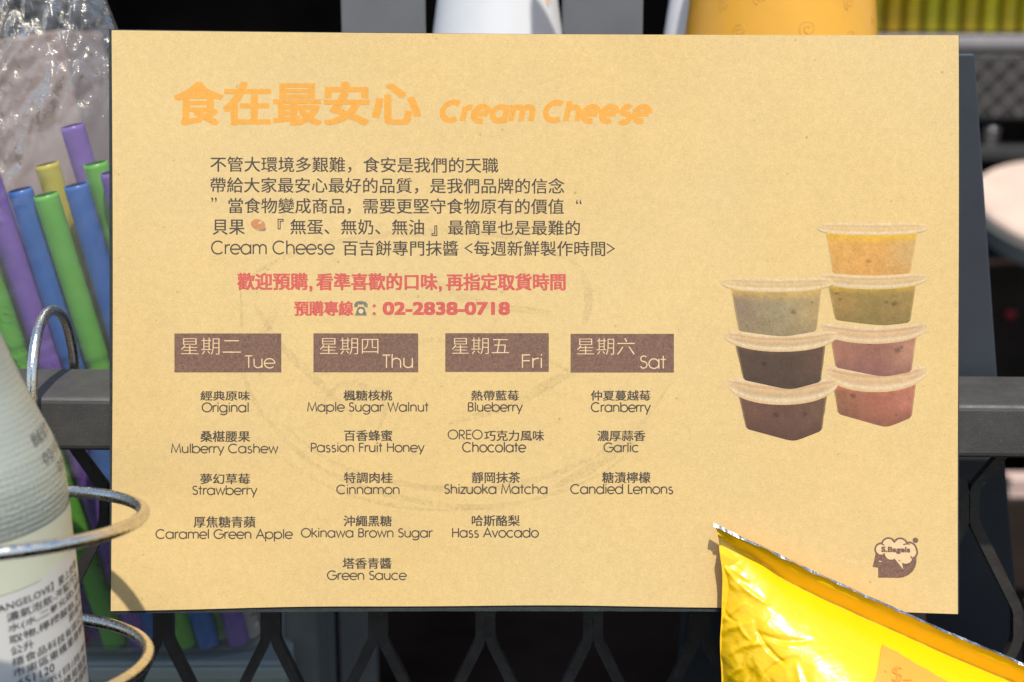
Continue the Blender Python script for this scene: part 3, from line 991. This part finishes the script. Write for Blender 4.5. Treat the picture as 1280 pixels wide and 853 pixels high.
for i, (pts, hw) in enumerate([
    ([(300, 348), (302, 400), (300, 452), (330, 520), (400, 585), (500, 622), (600, 634), (690, 618), (770, 580), (812, 520)], 4),
    ([(352, 530), (420, 580), (510, 606), (600, 612), (700, 590), (790, 540), (838, 480)], 5),
    ([(330, 560), (420, 612), (520, 636), (640, 636)], 3),
    ([(305, 352), (360, 320), (450, 298), (560, 290), (650, 300), (730, 335)], 5),
    ([(318, 380), (350, 430), (400, 480), (440, 520)], 6),
    ([(728, 338), (736, 372), (730, 408)], 7),
    ([(400, 470), (460, 440), (560, 425), (660, 440), (720, 470)], 4),
    ([(392, 520), (430, 480), (480, 500), (470, 545)], 5),
    ([(560, 530), (640, 505), (720, 460), (770, 430)], 7),
    ([(690, 610), (740, 585), (800, 545)], 8),
    ([(540, 350), (600, 380), (690, 390)], 7),
    ([(350, 380), (330, 420), (325, 470)], 7)]):
    swoosh(pts, hw, i)
b.build("bagel_sketch", M['sketch'], sheet)

# ------------------------------------------------------------------ yellow packet
def top_px(u):
    dx_ = 560 * u
    return 892 + dx_, 655 + 0.49 * dx_ - 0.00010 * dx_ * dx_ + 1.6 * noise.noise((u * 14, 3.3, 0)) * min(1, u * 8)
LE = [(0, 0), (.03, 5), (.08, 7), (.2, 11), (.33, 10), (.45, 8), (.6, 10), (.8, 8), (1, 4)]
def left_dx(v):
    for (a, x), (c, y) in zip(LE, LE[1:]):
        if v <= c:
            return x + (y - x) * smooth((v - a) / (c - a))
    return LE[-1][1]
PV = 330.0
FIN = 0.10
def packet_px(u, v):
    x, y = top_px(u)
    return x + left_dx(v), y + PV * v
def ridged(p):
    s_, a = 0.0, 1.0
    for k in range(4):
        s_ += a * (1 - abs(noise.noise(p)) * 2)
        p = Vector(p) * 2.1 + Vector((3.1, 1.7, 0.4))
        a *= 0.5
    return s_
_rc = random.Random(11)
CREASE = []
for i in range(46):
    near = i < 26
    cx_ = 892 + (abs(_rc.gauss(0, 55)) + 8 if near else _rc.uniform(50, 330))
    cy_ = _rc.uniform(700, 930) if near else _rc.uniform(770, 960) + 0.25 * (cx_ - 892)
    an_ = R(_rc.choice((62, 48, 105, 128)) + _rc.gauss(0, 16)) if near else R(_rc.gauss(35, 35))
    CREASE.append((cx_, cy_, math.cos(an_), math.sin(an_), _rc.uniform(18, 50), _rc.uniform(3.5, 9), _rc.choice((1, 1, -1)) * _rc.uniform(0.0004, 0.0011)))
def creases(x, y):
    h = 0.0
    for cx_, cy_, c, s_, ln, wd, am in CREASE:
        dx_, dy_ = x - cx_, y - cy_
        t = (dx_ * c + dy_ * s_) / ln
        if abs(t) >= 1:
            continue
        d = abs(-dx_ * s_ + dy_ * c + 3 * t * t * wd * 0.4) / (wd * (1.1 - 0.5 * abs(t)))
        if d < 1:
            h += am * (1 - d) ** 1.2 * (1 - t * t)
    return h
def packet_h(u, v):
    """height of the front film above the seam, towards the camera"""
    finw = FIN * (0.45 + 0.55 * smooth(u / 0.18))
    if v < finw:
        t = v / finw
        h = 0.0016 * (1 - t) - 0.0034 * smooth((t - 0.25) / 0.75)
        h *= smooth(u / 0.10 + 0.1)
        h += 0.0004 * noise.noise((u * 22, t * 1.5, 0)) * math.sin(math.pi * t) * smooth(u * 5)
        return h
    t = (v - finw) / (1 - finw)
    prof = math.sin(math.pi * min(1, t * 0.98 + 0.005)) ** 0.86
    side = math.sin(math.pi / 2 * min(1, (u + 0.005) / 0.42)) ** 0.7
    side2 = smooth(min(1, (1.0 - u) / 0.25)) ** 0.7
    h = -0.0034 + 0.032 * prof * side * side2
    # crumples: strong at the free corner and the left edge, calmer on the belly
    k = 0.22 + 0.62 * (1 - smooth(u / 0.30)) + 0.35 * smooth((t - 0.30) / 0.2)
    k *= smooth(t * 6)
    r = ridged((u * 9 + 0.25 * noise.noise((u * 6, v * 6, 5)), v * 6.0 + u * 3.0, 0.3)) - 0.9
    h += 0.0006 * k * r
    h += creases(*packet_px(u, v)) * smooth(t * 7)
    h += 0.0007 * k * noise.noise((u * 5 - v * 3, v * 9, 8.1)) 
    return h
BASE = 0.4705
def packet_base(u, v):
    return BASE - 0.012 * smooth((u - 0.1) / 0.9)
def packet_pt(u, v, extra=0.0):
    x, y = packet_px(u, v)
    return W(x, y, packet_base(u, v) - packet_h(u, v) - extra)
def packet_back(u, v):
    x, y = packet_px(u, v)
    d = packet_base(u, v) - (packet_h(u, v) if v < FIN else 0)
    t = math.sin(math.pi * v) ** 0.6 * smooth(min(u, 1 - u) * 6)
    lim = D - 0.0035 - d
    return W(x, y, d + 0.0003 + max(0.0, min(0.010 * t, lim)))
pk = thing("snack_packet", W(1160, 985, BASE), "glossy yellow snack packet with silver cut edge, leaning on the lower right of the menu", "packet")
b = MB()
b.grid(lambda u, v: packet_pt(u, v), 320, 190)
b.grid(lambda u, v: packet_back(1 - u, v), 120, 60)
b.build("pouch", M['packet'], pk, smoothed=True)
b = MB()
NE = 160
vs, fs = [], []
for i in range(NE + 1):
    u = i / NE
    x, y = top_px(u)
    wv = (1.5 + 1.6 * noise.noise((u * 30, 1, 2)) + 1.8 * (1 - smooth(u / 0.1)))
    d = packet_base(u, 0) - packet_h(u, 0)
    j = 1.2 * noise.noise((u * 55, 9, 2))
    vs += [W(x, y - 1.3 + j * 0.4, d - 0.0002), W(x, y + wv + j, d - 0.0009), W(x, y + wv + j, d + 0.0006), W(x, y - 1.3 + j * .4, d + 0.0012)]
for i in range(NE):
    for k in range(4):
        l = (k + 1) % 4
        fs.append((i * 4 + k, i * 4 + l, i * 4 + 4 + l, i * 4 + 4 + k))
fs += [(3, 2, 1, 0), (NE * 4, NE * 4 + 1, NE * 4 + 2, NE * 4 + 3)]
b.add(vs, fs)
b.build("foil_edge", M['foil'], pk)
def packet_inv(px, py):
    u, v = 0.3, 0.3
    for _ in range(12):
        u = (px - 892 - left_dx(v)) / 560
        v = (py - top_px(max(0, u))[1]) / PV
    return u, v
def on_packet(px, py, lift):
    u, v = packet_inv(px, py)
    h = sum(packet_h(u + du, v + dv) for du in (-.012, 0, .012) for dv in (-.02, 0, .02)) / 9
    return W(px, py, packet_base(u, v) - max(h, packet_h(u, v)) - lift)
b = MB()
def stick(u, v):
    # torn, slightly lifted label: skewed rectangle following the film
    x = 1103 + 112 * u - 15 * v + 4 * v * v * (1 - u) * 6 * (1 - v)
    y = 805 + 65 * u + 55 * v + 1.5 * noise.noise((u * 9, 0, v * 9))
    return on_packet(x, y, 0.0006 + 0.0008 * (1 - smooth(v * 5)) * 0.3)
b.grid(stick, 36, 24)
st = b.build("price_sticker", M['sticker'], pk, smoothed=True)
b = MB()
put_text(b, "$", 1115, 1128, 832, 855, lift=0.0010, pos=on_packet, res=5, thin=-0.01)
put_text(b, ". -", 1106, 1120, 836, 840, lift=0.0010, pos=on_packet)
put_text(b, "—", 1129, 1140, 849, 850.5, lift=0.0010, pos=on_packet)
b.build("sticker_print", M['sticker_ink'], st)

# ------------------------------------------------------------------ bottle in its wire rack
AXX = -50.0
BY = -0.081
bc = WY(AXX, 650, BY)
dep = (bc - CAM).dot(fwd)
MM = dep / F                    # metres per photograph pixel at the bottle
RB = 131 * MM
tilt = Matrix.Rotation(R(4.5), 3, 'X')
bot = thing("drink_bottle", bc + tilt @ Vector((0, 0, -0.098)), "frosted embossed glass bottle with a white ingredients label, standing in a wire ring rack", "bottle")
prof_px = [(0, 372), (31, 372), (33, 369), (33, 350), (30, 347), (30, 338), (36, 326), (46, 307), (50, 300), (70, 240), (90, 176), (110, 121), (120, 95), (127, 70), (130.5, 45), (131, 30), (131, -330), (128, -352), (120, -362), (0, -362)]
prof = []
for (r0, z0), (r1, z1) in zip(prof_px, prof_px[1:]):
    n = max(1, int(math.hypot(r1 - r0, z1 - z0) / 10))
    for i in range(n):
        prof.append((r0 + (r1 - r0) * i / n, z0 + (z1 - z0) * i / n))
prof.append(prof_px[-1])
b = MB()
b.lathe([(max(0.0001, r * MM), z * MM) for r, z in reversed(prof) if z <= -40], 96, bc, tilt)
b.lathe([(max(0.0001, r * MM), z * MM) for r, z in reversed(prof) if z >= 300], 96, bc, tilt)
# woven embossing: rows and columns of small pillows pressed into the glass
def prof_r(z):
    for (r0, z0), (r1, z1) in zip(prof_px[6:], prof_px[7:]):
        if z1 <= z <= z0 and z0 > z1:
            return r0 + (r1 - r0) * (z0 - z) / (z0 - z1)
    return 131.0
NSE, rows = 480, 272
vs, fs = [], []
for j in range(rows + 1):
    z = -41 + 341 * j / rows
    r0 = (prof_r(z) + prof_r(min(300, z + 3)) + prof_r(z - 3)) / 3
    for k in range(NSE):
        a = 2 * math.pi * k / NSE
        e = 0.20 * math.sin(2 * math.pi * z / 7.2) + 0.26 * math.sin(a * 96) + 0.5 * noise.noise((a * 34, z * 0.24, 4))
        e *= smooth((z + 40) / 12) * (0.45 + 0.55 * smooth((160 - z) / 120))
        rr = (r0 + e) * MM
        vs.append(bc + tilt @ Vector((rr * math.cos(a), rr * math.sin(a), z * MM)))
fs = [(j * NSE + k, j * NSE + (k + 1) % NSE, (j + 1) * NSE + (k + 1) % NSE, (j + 1) * NSE + k) for j in range(rows) for k in range(NSE)]
b.add(vs, fs)
body = b.build("bottle_body", M['glass'], bot, smoothed=True)
b = MB()
b.lathe([(0.001, 370 * MM + 0.004), (34 * MM, 370 * MM + 0.004), (36 * MM, 370 * MM + 0.002), (36 * MM, 348 * MM), (35 * MM, 347 * MM)], 40, bc, tilt)
b.build("bottle_cap", M['steel'], bot, smoothed=False)

def on_bottle(ang, z, lift):
    """ang measured from the side facing the camera towards the right (degrees), z in pixels above the bottle datum"""
    a = R(ang - 90)
    r = RB + lift
    return bc + tilt @ Vector((r * math.cos(a), r * math.sin(a), z * MM))
b = MB()
b.grid(lambda u, v: on_bottle(-90 + 212 * u, 12 - 64 * v, 0.00025), 80, 2)
b.grid(lambda u, v: on_bottle(122 - 212 * u, 12 - 64 * v, 0.00005), 80, 2)
b.build("cream_label", M['cream_label'], bot, smoothed=True)
b = MB()
def lab(u, v, lift):
    ang = -70 + 195 * u
    top = -25 if ang > 66 else (-25 - 8 * smooth((66 - ang) / 4))
    return on_bottle(ang, top - 20 + (-290 - top) * v, lift)
b.grid(lambda u, v: lab(u, v, 0.0005), 165, 6)
b.grid(lambda u, v: lab(1 - u, v, 0.0002), 165, 6)
lb = b.build("ingredients_label", M['white_label'], bot, smoothed=True)
lines = [("【ANGELOVE】愛上史瓊", 34, 98), ("濃氣泡飲-海鹽汽水", 40, 98), ("水(水,二氧化碳),果糖", 40, 104), ("取物,檸檬酸鈉,天然", 40, 104),
         ("公升", 40, 53), ("禧食品科技有限公司", 40, 102), ("市東區東橋里建智街", 40, 104), ("651120", 42, 64), ("示所示(日/月/年)", 40, 102),
         ("保存期限請見瓶身", 40, 98), ("請置於陰涼處保存", 40, 98)]
b = MB()
LH = 15.0
ZT = -61
for i, (t, a0, a1) in enumerate(lines):
    zt = ZT - i * LH
    put_text(b, t, a0, a1, 0, 1, thin=0.004, lift=0.0007, pos=lambda x, y, l, zt=zt: on_bottle(x, zt - y * 11.5, l))
put_text(b, "原產地", 80, 102, 0, 1, thin=0.004, lift=0.0007, pos=lambda x, y, l: on_bottle(x, ZT - 3.9 * LH - y * 10.5, l))
b.build("label_text", M['label_ink'], lb)
b = MB()
def on_shoulder(ang, z, lift):
    a = R(ang - 90)
    r = None
    for (r0, z0), (r1, z1) in zip(prof_px[6:], prof_px[7:]):
        if z1 <= z <= z0:
            r = r0 + (r1 - r0) * (z0 - z) / max(1e-6, z0 - z1)
            break
    r = (r or 131) * MM + lift
    return bc + tilt @ Vector((r * math.cos(a), r * math.sin(a), z * MM))
for t, a0, a1, z in (("BEST", 77, 103, 122), ("02/10/25", 79, 122, 97), ("25-14", 90, 122, 76)):
    put_text(b, t, a0, a1, 0, 1, lift=0.0005, thin=-0.004, pos=lambda x, y, l, z=z: on_shoulder(x, z - y * 13, l))
b.build("date_stamp", M['stamp_ink'], bot)

rack = thing("bottle_rack", WY(-40, 850, BY), "worn chrome wire ring rack hooked over the black rail, holding the bottle", "wire rack")
def ring(px, py, rpx, tl, wire):
    c = WY(px, py, BY)
    m = (c - CAM).dot(fwd) / F
    rot = Matrix.Rotation(R(tl), 3, 'X')
    return [c + rot @ Vector((rpx * m * math.cos(2 * math.pi * k / 96), rpx * m * math.sin(2 * math.pi * k / 96), 0)) for k in range(96)]
b = MB()
r1 = ring(-40, 651, 212, -8.0, 0)
b.tube(r1, 0.0020, 14, closed=True)
b.build("ring", M['chrome'], rack, smoothed=True)
b = MB()
b.tube(ring(-40, 832, 218, -7.5, 0), 0.0020, 14, closed=True)
b.build("ring", M['chrome'], rack, smoothed=True)
def curve_pts(P, n=10):
    out = []
    for i in range(len(P) - 1):
        p0, p1, p2, p3 = P[max(0, i - 1)], P[i], P[i + 1], P[min(len(P) - 1, i + 2)]
        for j in range(n):
            t = j / n
            out.append(0.5 * (2 * p1 + (p2 - p0) * t + (2 * p0 - 5 * p1 + 4 * p2 - p3) * t * t + (3 * p1 - p0 - 3 * p2 + p3) * t ** 3))
    out.append(P[-1])
    return out
for off in (0, -215):
    b = MB()
    hk = [WY(x + off, y, Y) for x, y, Y in ((46, 780, -0.016), (44, 700, -0.0125), (42, 612, -0.0105), (40, 540, -0.0095), (40, 470, -0.0075), (45, 425, 0.0), (54, 398, 0.011), (66, 388, 0.022), (80, 398, 0.034), (89, 428, 0.044), (93, 462, 0.0475), (95, 540, 0.0475))]
    b.tube(curve_pts(hk), 0.0019, 12)
    b.build("hook", M['chrome'], rack, smoothed=True)

# ------------------------------------------------------------------ straws in their clear bag
ty = WY(200, 824, 0.080)
TRAY_Z = ty.z
def straw(top, bot, Y0, Y1, col, label, flex=None):
    p0 = WY(*top, Y0)
    p1 = WY(bot[0], bot[1], Y1 + 0.026)
    k = (TRAY_Z + 0.002 - p0.z) / (p1.z - p0.z)
    p1 = p0.lerp(p1, k)
    b = MB()
    t = (p1 - p0).normalized()
    L = (p1 - p0).length
    ts, rs = [0], [0.0048]
    s0 = 0.0
    fx = flex if flex is not None else 0.33
    for i in range(1, 120):
        u = i / 119
        r = 0.0048
        if fx < u < fx + 0.055:
            r += 0.00035 * math.cos((u - fx) / 0.055 * 2 * math.pi * 9) - 0.0003
        ts.append(u)
        rs.append(r)
    pts = [p0 + t * L * u for u in ts]
    b.tube(pts, rs, 20, caps=False)
    # inner wall so that the open end shows a hollow tube
    b.tube([p0 + t * L * u for u in (0.0, 0.25, 0.6, 1.0)], 0.0044, 20, caps=False)
    n = 20
    o0 = 0
    i0 = 120 * n
    b.f += [[o0 + (k2 + 1) % n, o0 + k2, i0 + k2, i0 + (k2 + 1) % n] for k2 in range(n)]
    b.m += [0] * n
    o = b.build("drinking_straw", STRAW[col], smoothed=True)
    tag(o, label, "straw", "straws in the clear bag")
YF, YB_, YC = 0.066, 0.0775, 0.089
straw((-22, 200), (184, 822), YF, YF, 'purple', "purple straw at the left frame edge, left of the front blue straw")
straw((25, 237), (206, 822), YF + .002, YF, 'blue', "blue straw with its open top left of the front green straw")
straw((57, 243), (238, 822), YF, YF, 'green', "green straw standing between the two blue straw tops")
straw((58, 205), (252, 822), YB_ + .001, YB_, 'yellow', "yellow straw rising behind the front green straw")
straw((95, 231), (266, 822), YF + .002, YF, 'blue', "blue straw with open top nearest the menu edge")
straw((90, 157), (290, 822), YC, YC, 'purple', "purple straw reaching highest in the bag")
straw((119, 204), (292, 822), YB_, YB_, 'green', "green straw tight against the left edge of the menu")
straw((36, 252), (222, 822), YB_ + .002, YB_, 'yellow', "yellow straw mostly hidden, a thin strip between blue and green")
straw((-36, 232), (166, 822), YB_, YB_, 'white', "white straw seen below the rail beside the green one")
straw((-56, 220), (150, 822), YF, YF, 'green', "green straw seen under the rail through the mesh beside the bottle")
straw((-78, 212), (128, 822), YB_, YB_, 'purple', "purple straw crossing between red and green beside the bottle's label")
straw((-98, 215), (104, 822), YF, YF, 'red', "red straw low beside the bottle label")
straw((140, 215), (304, 822), YF + .003, YF + .003, 'purple', "purple straw under the menu, right end of the bundle")
straw((163, 235), (322, 822), YB_, YB_, 'white', "white straw under the menu at the far right of the bundle")
bag = None
def bag_outline(v):
    """left and right edge in pixels of the bag at height v (0 top, 1 bottom)"""
    y = -120 + v * 946
    xl = -190 + 150 * v
    if y < 40:
        xr = 137 + (y / 40) * 12 - 0.09 * (40 - y)
    else:
        xr = 149 + (y - 40) * 0.245
    return xl, xr, y
def bag_pt(u, v, side):
    xl, xr, y = bag_outline(v)
    x = xl + (xr - xl) * u
    th = (math.sin(math.pi * u) ** 0.45) * (0.35 + 0.65 * smooth(v / 0.25)) * smooth((1.02 - v) / 0.04)
    p = (x * 0.034 + y * 0.012, y * 0.015 - x * 0.008, 2.0 if side < 0 else 7.0)
    amp = 0.0034 * (1 - smooth((v - 0.20 - 0.14 * (1 - smooth((x + 20) / 130))) / 0.11)) + 0.0003
    cr = (ridged(p) - 0.9) * amp
    Y = 0.0785 + 0.022 * smooth((v - 0.35) / 0.65) + side * (0.0255 if side < 0 else 0.0225) * th
    Y += cr * (th ** 0.5)
    Y = max(Y, 0.0500)
    q_ = WY(x, y, Y)
    return Vector((q_.x, q_.y, max(q_.z, TRAY_Z + 0.0006)))
b = MB()
b.grid(lambda u, v: bag_pt(u, v, -1), 130, 260)
b.grid(lambda u, v: bag_pt(1 - u, v, 1), 90, 130)
o = b.build("plastic_bag", M['film'], smoothed=True)
tag(o, "crumpled clear plastic bag holding the coloured straws behind the rail", "bag")

tr = thing("grey_tray", (WY(120, 824, 0.07).x, 0.11, COUNTER), "grey plastic tray under the straw bag, seen through the mesh", "tray")
xl = WY(-120, 830, 0.056).x
xr = WY(346, 830, 0.056).x
b = MB()
b.box(((xl + xr) / 2, 0.126, (TRAY_Z + COUNTER) / 2), ((xr - xl) / 2, 0.05, (TRAY_Z - COUNTER) / 2))
b.build("tray_body", M['tray'], tr, bevel=0.003)
b = MB()
b.box(((xl + xr) / 2, 0.0745, TRAY_Z - 0.004), ((xr - xl) / 2 + 0.001, 0.0012, 0.003))
b.build("tray_rim", M['tray'], tr, bevel=0.001)
b = MB()
x0 = WY(354, 780, 0.10).x
x1 = WY(396, 780, 0.10).x
zt = WY(370, 690, 0.10).z
b.box(((x0 + x1) / 2, 0.13, (zt + COUNTER) / 2), ((x1 - x0) / 2, 0.03, (zt - COUNTER) / 2))
o = b.build("grey_bin", plain("dull_grey_bin", (0.17, 0.185, 0.175), 0.5), bevel=0.003)
tag(o, "narrow dull grey bin beside the tray, under the menu's lower left", "bin")
b = MB()
A_, B_ = WY(-330, 70, 0.32), WY(150, 560, 0.32)
b.box(((A_.x + B_.x) / 2, 0.36, (A_.z + B_.z) / 2), ((B_.x - A_.x) / 2, 0.04, (A_.z - B_.z) / 2), Matrix.Rotation(R(-9), 3, 'Y'))
o = b.build("cardboard_box", M['cardboard'], bevel=0.002)
tag(o, "dull pinkish brown box blurred behind the straw bag", "box")

# ------------------------------------------------------------------ slate panel behind the rail, right
b = MB()
SY = 0.062
fr_ = [WY(912, 67, SY), WY(1219, 67, SY), WY(1247, 470, SY), WY(1290, 960, SY), WY(838, 960, SY)]
bk_ = [p + Vector((0, 0.008, 0)) for p in fr_]
b.add(fr_ + bk_, [(0, 1, 2, 3, 4), (9, 8, 7, 6, 5)] + [(i, 5 + i, 5 + (i + 1) % 5, (i + 1) % 5) for i in range(5)])
o = b.build("slate_panel", M['slate'], bevel=0.001)
tag(o, "tall slate grey panel standing behind the rail and the menu's right edge", "panel")

# ------------------------------------------------------------------ cups on a stand behind the menu
stand = thing("cup_stand", (0.05, 0.2, -0.05), "grey metal cup stand with two flat uprights behind the menu top", "cup stand")
SH = WY(640, 120, 0.2).z
b = MB()
b.box((0.04, 0.20, SH - 0.006), (0.15, 0.10, 0.006))
b.build("shelf", M['grey_metal'], stand, bevel=0.002)
for x0, x1 in ((426, 531), (703, 804)):
    b = MB()
    a, c = WY(x0, 20, 0.115), WY(x1, 20, 0.115)
    b.box(((a.x + c.x) / 2, 0.118, SH + 0.08), ((c.x - a.x) / 2, 0.003, 0.08))
    b.build("upright", M['grey_metal'], stand, bevel=0.001)
for x in (-0.09, 0.17):
    b = MB()
    b.box((x, 0.28, (SH - 0.0125 + COUNTER) / 2), (0.01, 0.01, (SH - 0.0125 - COUNTER) / 2))
    b.build("leg", M['grey_metal'], stand, bevel=0.002)

def cup(cx, y45, halfw, Y, taper, mats, label, swirls=None):
    c = WY(cx, y45, Y)
    m = (c - CAM).dot(fwd) / F
    r = halfw * m
    z0 = SH
    h = 0.105
    root = thing("paper_cup", (c.x, Y, z0), label, "cup", "paper cups upside down behind the menu")
    zz = c.z - z0
    rz = lambda z: r - taper * (z - zz)
    b = MB()
    prof = [(rz(0.004), 0.004), (rz(h * .5), h * .5), (rz(h - 0.004), h - 0.004), (rz(h) - 0.0006, h - 0.001), (rz(h) - 0.002, h), (rz(h) - 0.003, h - 0.003), (0.001, h - 0.0032)]
    b.lathe(prof, 64, (c.x, Y, z0))
    b.build("cup_body", mats[0], root, smoothed=True)
    b = MB()
    rr_ = rz(0.003)
    b.lathe([(rr_ - 0.001, 0.005)] + [(rr_ + 0.0008 + 0.0022 * math.cos(t), 0.0024 + 0.0023 * math.sin(t)) for t in [R(90 - 30 * k) for k in range(7)]] + [(rr_ - 0.001, 0.0002)], 64, (c.x, Y, z0))
    b.build("cup_rim", M['white_cup'], root, smoothed=True)
    if swirls:
        b = MB()
        for (sx, sy, sr) in swirls:
            q_ = WY(sx, sy, Y)
            a0 = math.asin(max(-0.98, min(0.98, (q_.x - c.x) / r)))
            z = q_.z - z0 + 0.0
            pts = []
            for k in range(30):
                t = k / 29
                rad = sr * m * (0.15 + 0.85 * t)
                a = 2 * math.pi * 1.7 * t
                da, dz = rad * math.cos(a) / r, rad * math.sin(a)
                rr2 = rz(z + dz) - 0.0003
                pts.append(Vector((c.x + rr2 * math.sin(a0 + da), Y - rr2 * math.cos(a0 + da), z0 + z + dz)))
            b.tube(pts, 0.00042, 6)
        b.build("swirl_print", mats[1], root, smoothed=True)
    return root
cup(622, 45, 81, 0.20, 0.14, [M['white_cup'], M['orange_cup']], "white paper cup upside down between the two grey uprights", [(690, 3, 7), (676, -14, 8)])
cup(874, 45, 44, 0.225, 0.14, [M['white_cup']], "plain white paper cup half hidden left of the orange cup")
cup(975, 45, 118, 0.175, 0.10, [M['orange_cup'], M['swirl']], "orange paper cup printed with swirls, upside down behind the menu top", [(890, 8, 9), (930, 0, 10), (985, 38, 11), (1040, 6, 10), (1078, 22, 9), (1040, 48, 9), (908, 40, 9), (1000, -8, 9)])

# ------------------------------------------------------------------ far stall things at the right, out of focus
root = thing("round_table", WY(1400, 700, 1.05), "pale round wooden table top with grey metal edge, blurred right of the slate panel", "table")
tc_ = WY(1392, 262, 1.0)
rot = Matrix.Rotation(R(17), 3, 'X') @ Matrix.Rotation(R(3), 3, 'Y')
TR = WY(1392, 262, 1.0).x - WY(1222, 262, 1.0).x
b = MB()
b.lathe([(0.001, 0.0), (TR - 0.004, 0.0), (TR, -0.004), (TR, -0.012)], 96, tc_, rot)
b.build("table_top", M['wood'], root)
b = MB()
b.lathe([(TR, -0.0121), (TR + 0.003, -0.0125), (TR + 0.003, -0.030), (TR - 0.012, -0.031), (0.01, -0.0312)], 96, tc_, rot)
b.build("metal_edge", M['wood_edge'], root)
b = MB()
b.tube([tc_ + rot @ Vector((0, 0, -0.031)), Vector((tc_.x, tc_.y + 0.02, COUNTER))], [0.035, 0.045], 24)
b.build("pedestal", M['brown_dark'], root)
for i in range(10):
    px = 1092 + i * 24
    c = WY(px, 40, 1.30)
    b = MB()
    r = 0.0095
    b.lathe([(0.0005, 0), (r, 0), (r, 0.09), (r * 0.9, 0.10), (r * 0.45, 0.115), (r * 0.4, 0.145), (0.0005, 0.146)], 20, (c.x, c.y, c.z))
    o = b.build("yellow_bottle", plain("yellow_green_glass_%s" % "abcdefghij"[i], (0.66 + 0.22 * random.random(), 0.50 + 0.2 * random.random(), 0.014), 0.25, 0, 0.25, 30), smoothed=True)
    tag(o, "slim yellow green bottle blurred in the row at the upper right", "bottle", "row of yellow bottles on the far shelf")
b = MB()
a, c = WY(1086, 44, 1.27), WY(1340, 62, 1.27)
b.box(((a.x + c.x) / 2, 1.31, (a.z + c.z) / 2), ((c.x - a.x) / 2, 0.045, (a.z - c.z) / 2))
o = b.build("white_shelf", plain("grey_white_shelf", (0.30, 0.27, 0.26), 0.5), bevel=0.004)
tag(o, "pale shelf blurred under the yellow bottles", "shelf")
# quilted black crate under the shelf
root = thing("black_crate", WY(1270, 150, 1.2), "dark quilted crate blurred under the pale shelf at upper right", "crate")
a, c = WY(1120, 66, 1.2), WY(1400, 150, 1.2)
b = MB()
b.box(((a.x + c.x) / 2, 1.24, (a.z + c.z) / 2), ((c.x - a.x) / 2, 0.04, (a.z - c.z) / 2))
b.build("crate_body", M['crate'], root, bevel=0.004)
b = MB()
H_ = a.z - c.z
W_ = c.x - a.x
nq = 10
for s_ in (-1, 1):
    for i in range(-3, nq + 3):
        x = a.x + W_ * i / nq
        x2 = x + s_ * H_ * 0.9
        if min(x, x2) < a.x or max(x, x2) > c.x:
            continue
        b.tube([Vector((x, 1.198 + 0.0004 * s_, a.z - 0.004)), Vector((x2, 1.198 + 0.0004 * s_, c.z + 0.004))], 0.0016, 6)
b.build("quilt_lattice", plain("grey_quilt_wire", (0.13, 0.11, 0.095), 0.5), root)
# steel tumbler
c = WY(1237, 184, 1.20)
b = MB()
b.lathe([(0.0005, 0), (0.009, 0), (0.011, 0.022), (0.0115, 0.023), (0.010, 0.0225), (0.0085, 0.003), (0.0005, 0.003)], 32, (c.x, c.y, c.z))
o = b.build("steel_tumbler", M['steel'], smoothed=True)
tag(o, "small shiny steel tumbler glinting above the round table's left edge", "tumbler")
b = MB()
a, c = WY(1215, 184, 1.17), WY(1420, 200, 1.17)
b.box(((a.x + c.x) / 2, 1.215, a.z - 0.008), ((c.x - a.x) / 2, 0.045, 0.0078))
o = b.build("dark_shelf", M['crate'], bevel=0.002)
tag(o, "dark shelf under the steel tumbler, behind the round table", "shelf")
# dark brown cupboard below the table, with a small red light built as unlit red plastic
root = thing("brown_cupboard", WY(1330, 900, 1.2), "dark brown cupboard in shade under the round table", "cupboard")
a, c = WY(1200, 330, 1.2), WY(1500, 1000, 1.2)
b = MB()
b.box(((a.x + c.x) / 2, 1.26, (a.z + c.z) / 2), ((c.x - a.x) / 2, 0.06, (a.z - c.z) / 2))
b.build("carcass", M['brown_dark'], root, bevel=0.003)
c = WY(1262, 393, 1.195)
b = MB()
b.lathe([(0.0004, 0), (0.005, 0), (0.006, 0.004), (0.0045, 0.008), (0.0004, 0.009)], 24, c, Matrix.Rotation(R(90), 3, 'X'))
b.build("red_light_dot", M['red_plastic'], root, smoothed=True)
for k, (yy, lab_) in enumerate(((617, "lower pale pink wooden tray in the stack right of the slate panel"), (604, "upper pale pink wooden tray in the stack right of the slate panel"))):
    a, c = WY(1262 + k * 2, yy - 5, 0.75), WY(1400, yy + 6, 0.75)
    b = MB()
    b.box(((a.x + c.x) / 2, 0.762, (a.z + c.z) / 2), ((c.x - a.x) / 2, 0.012, (a.z - c.z) / 2))
    o = b.build("wooden_tray", M['pink_wood'], bevel=0.001)
    tag(o, lab_, "tray", "pale wooden trays in a stack")
b = MB()
a, c = WY(1258, 626, 0.74), WY(1420, 700, 0.74)
b.box(((a.x + c.x) / 2, 0.79, (a.z - 0.0005 + COUNTER) / 2), ((c.x - a.x) / 2, 0.045, (a.z - 0.0005 - COUNTER) / 2))
o = b.build("dark_cabinet", M['brown_dark'], bevel=0.003)
tag(o, "dark brown cabinet carrying the pale wooden trays", "cabinet")
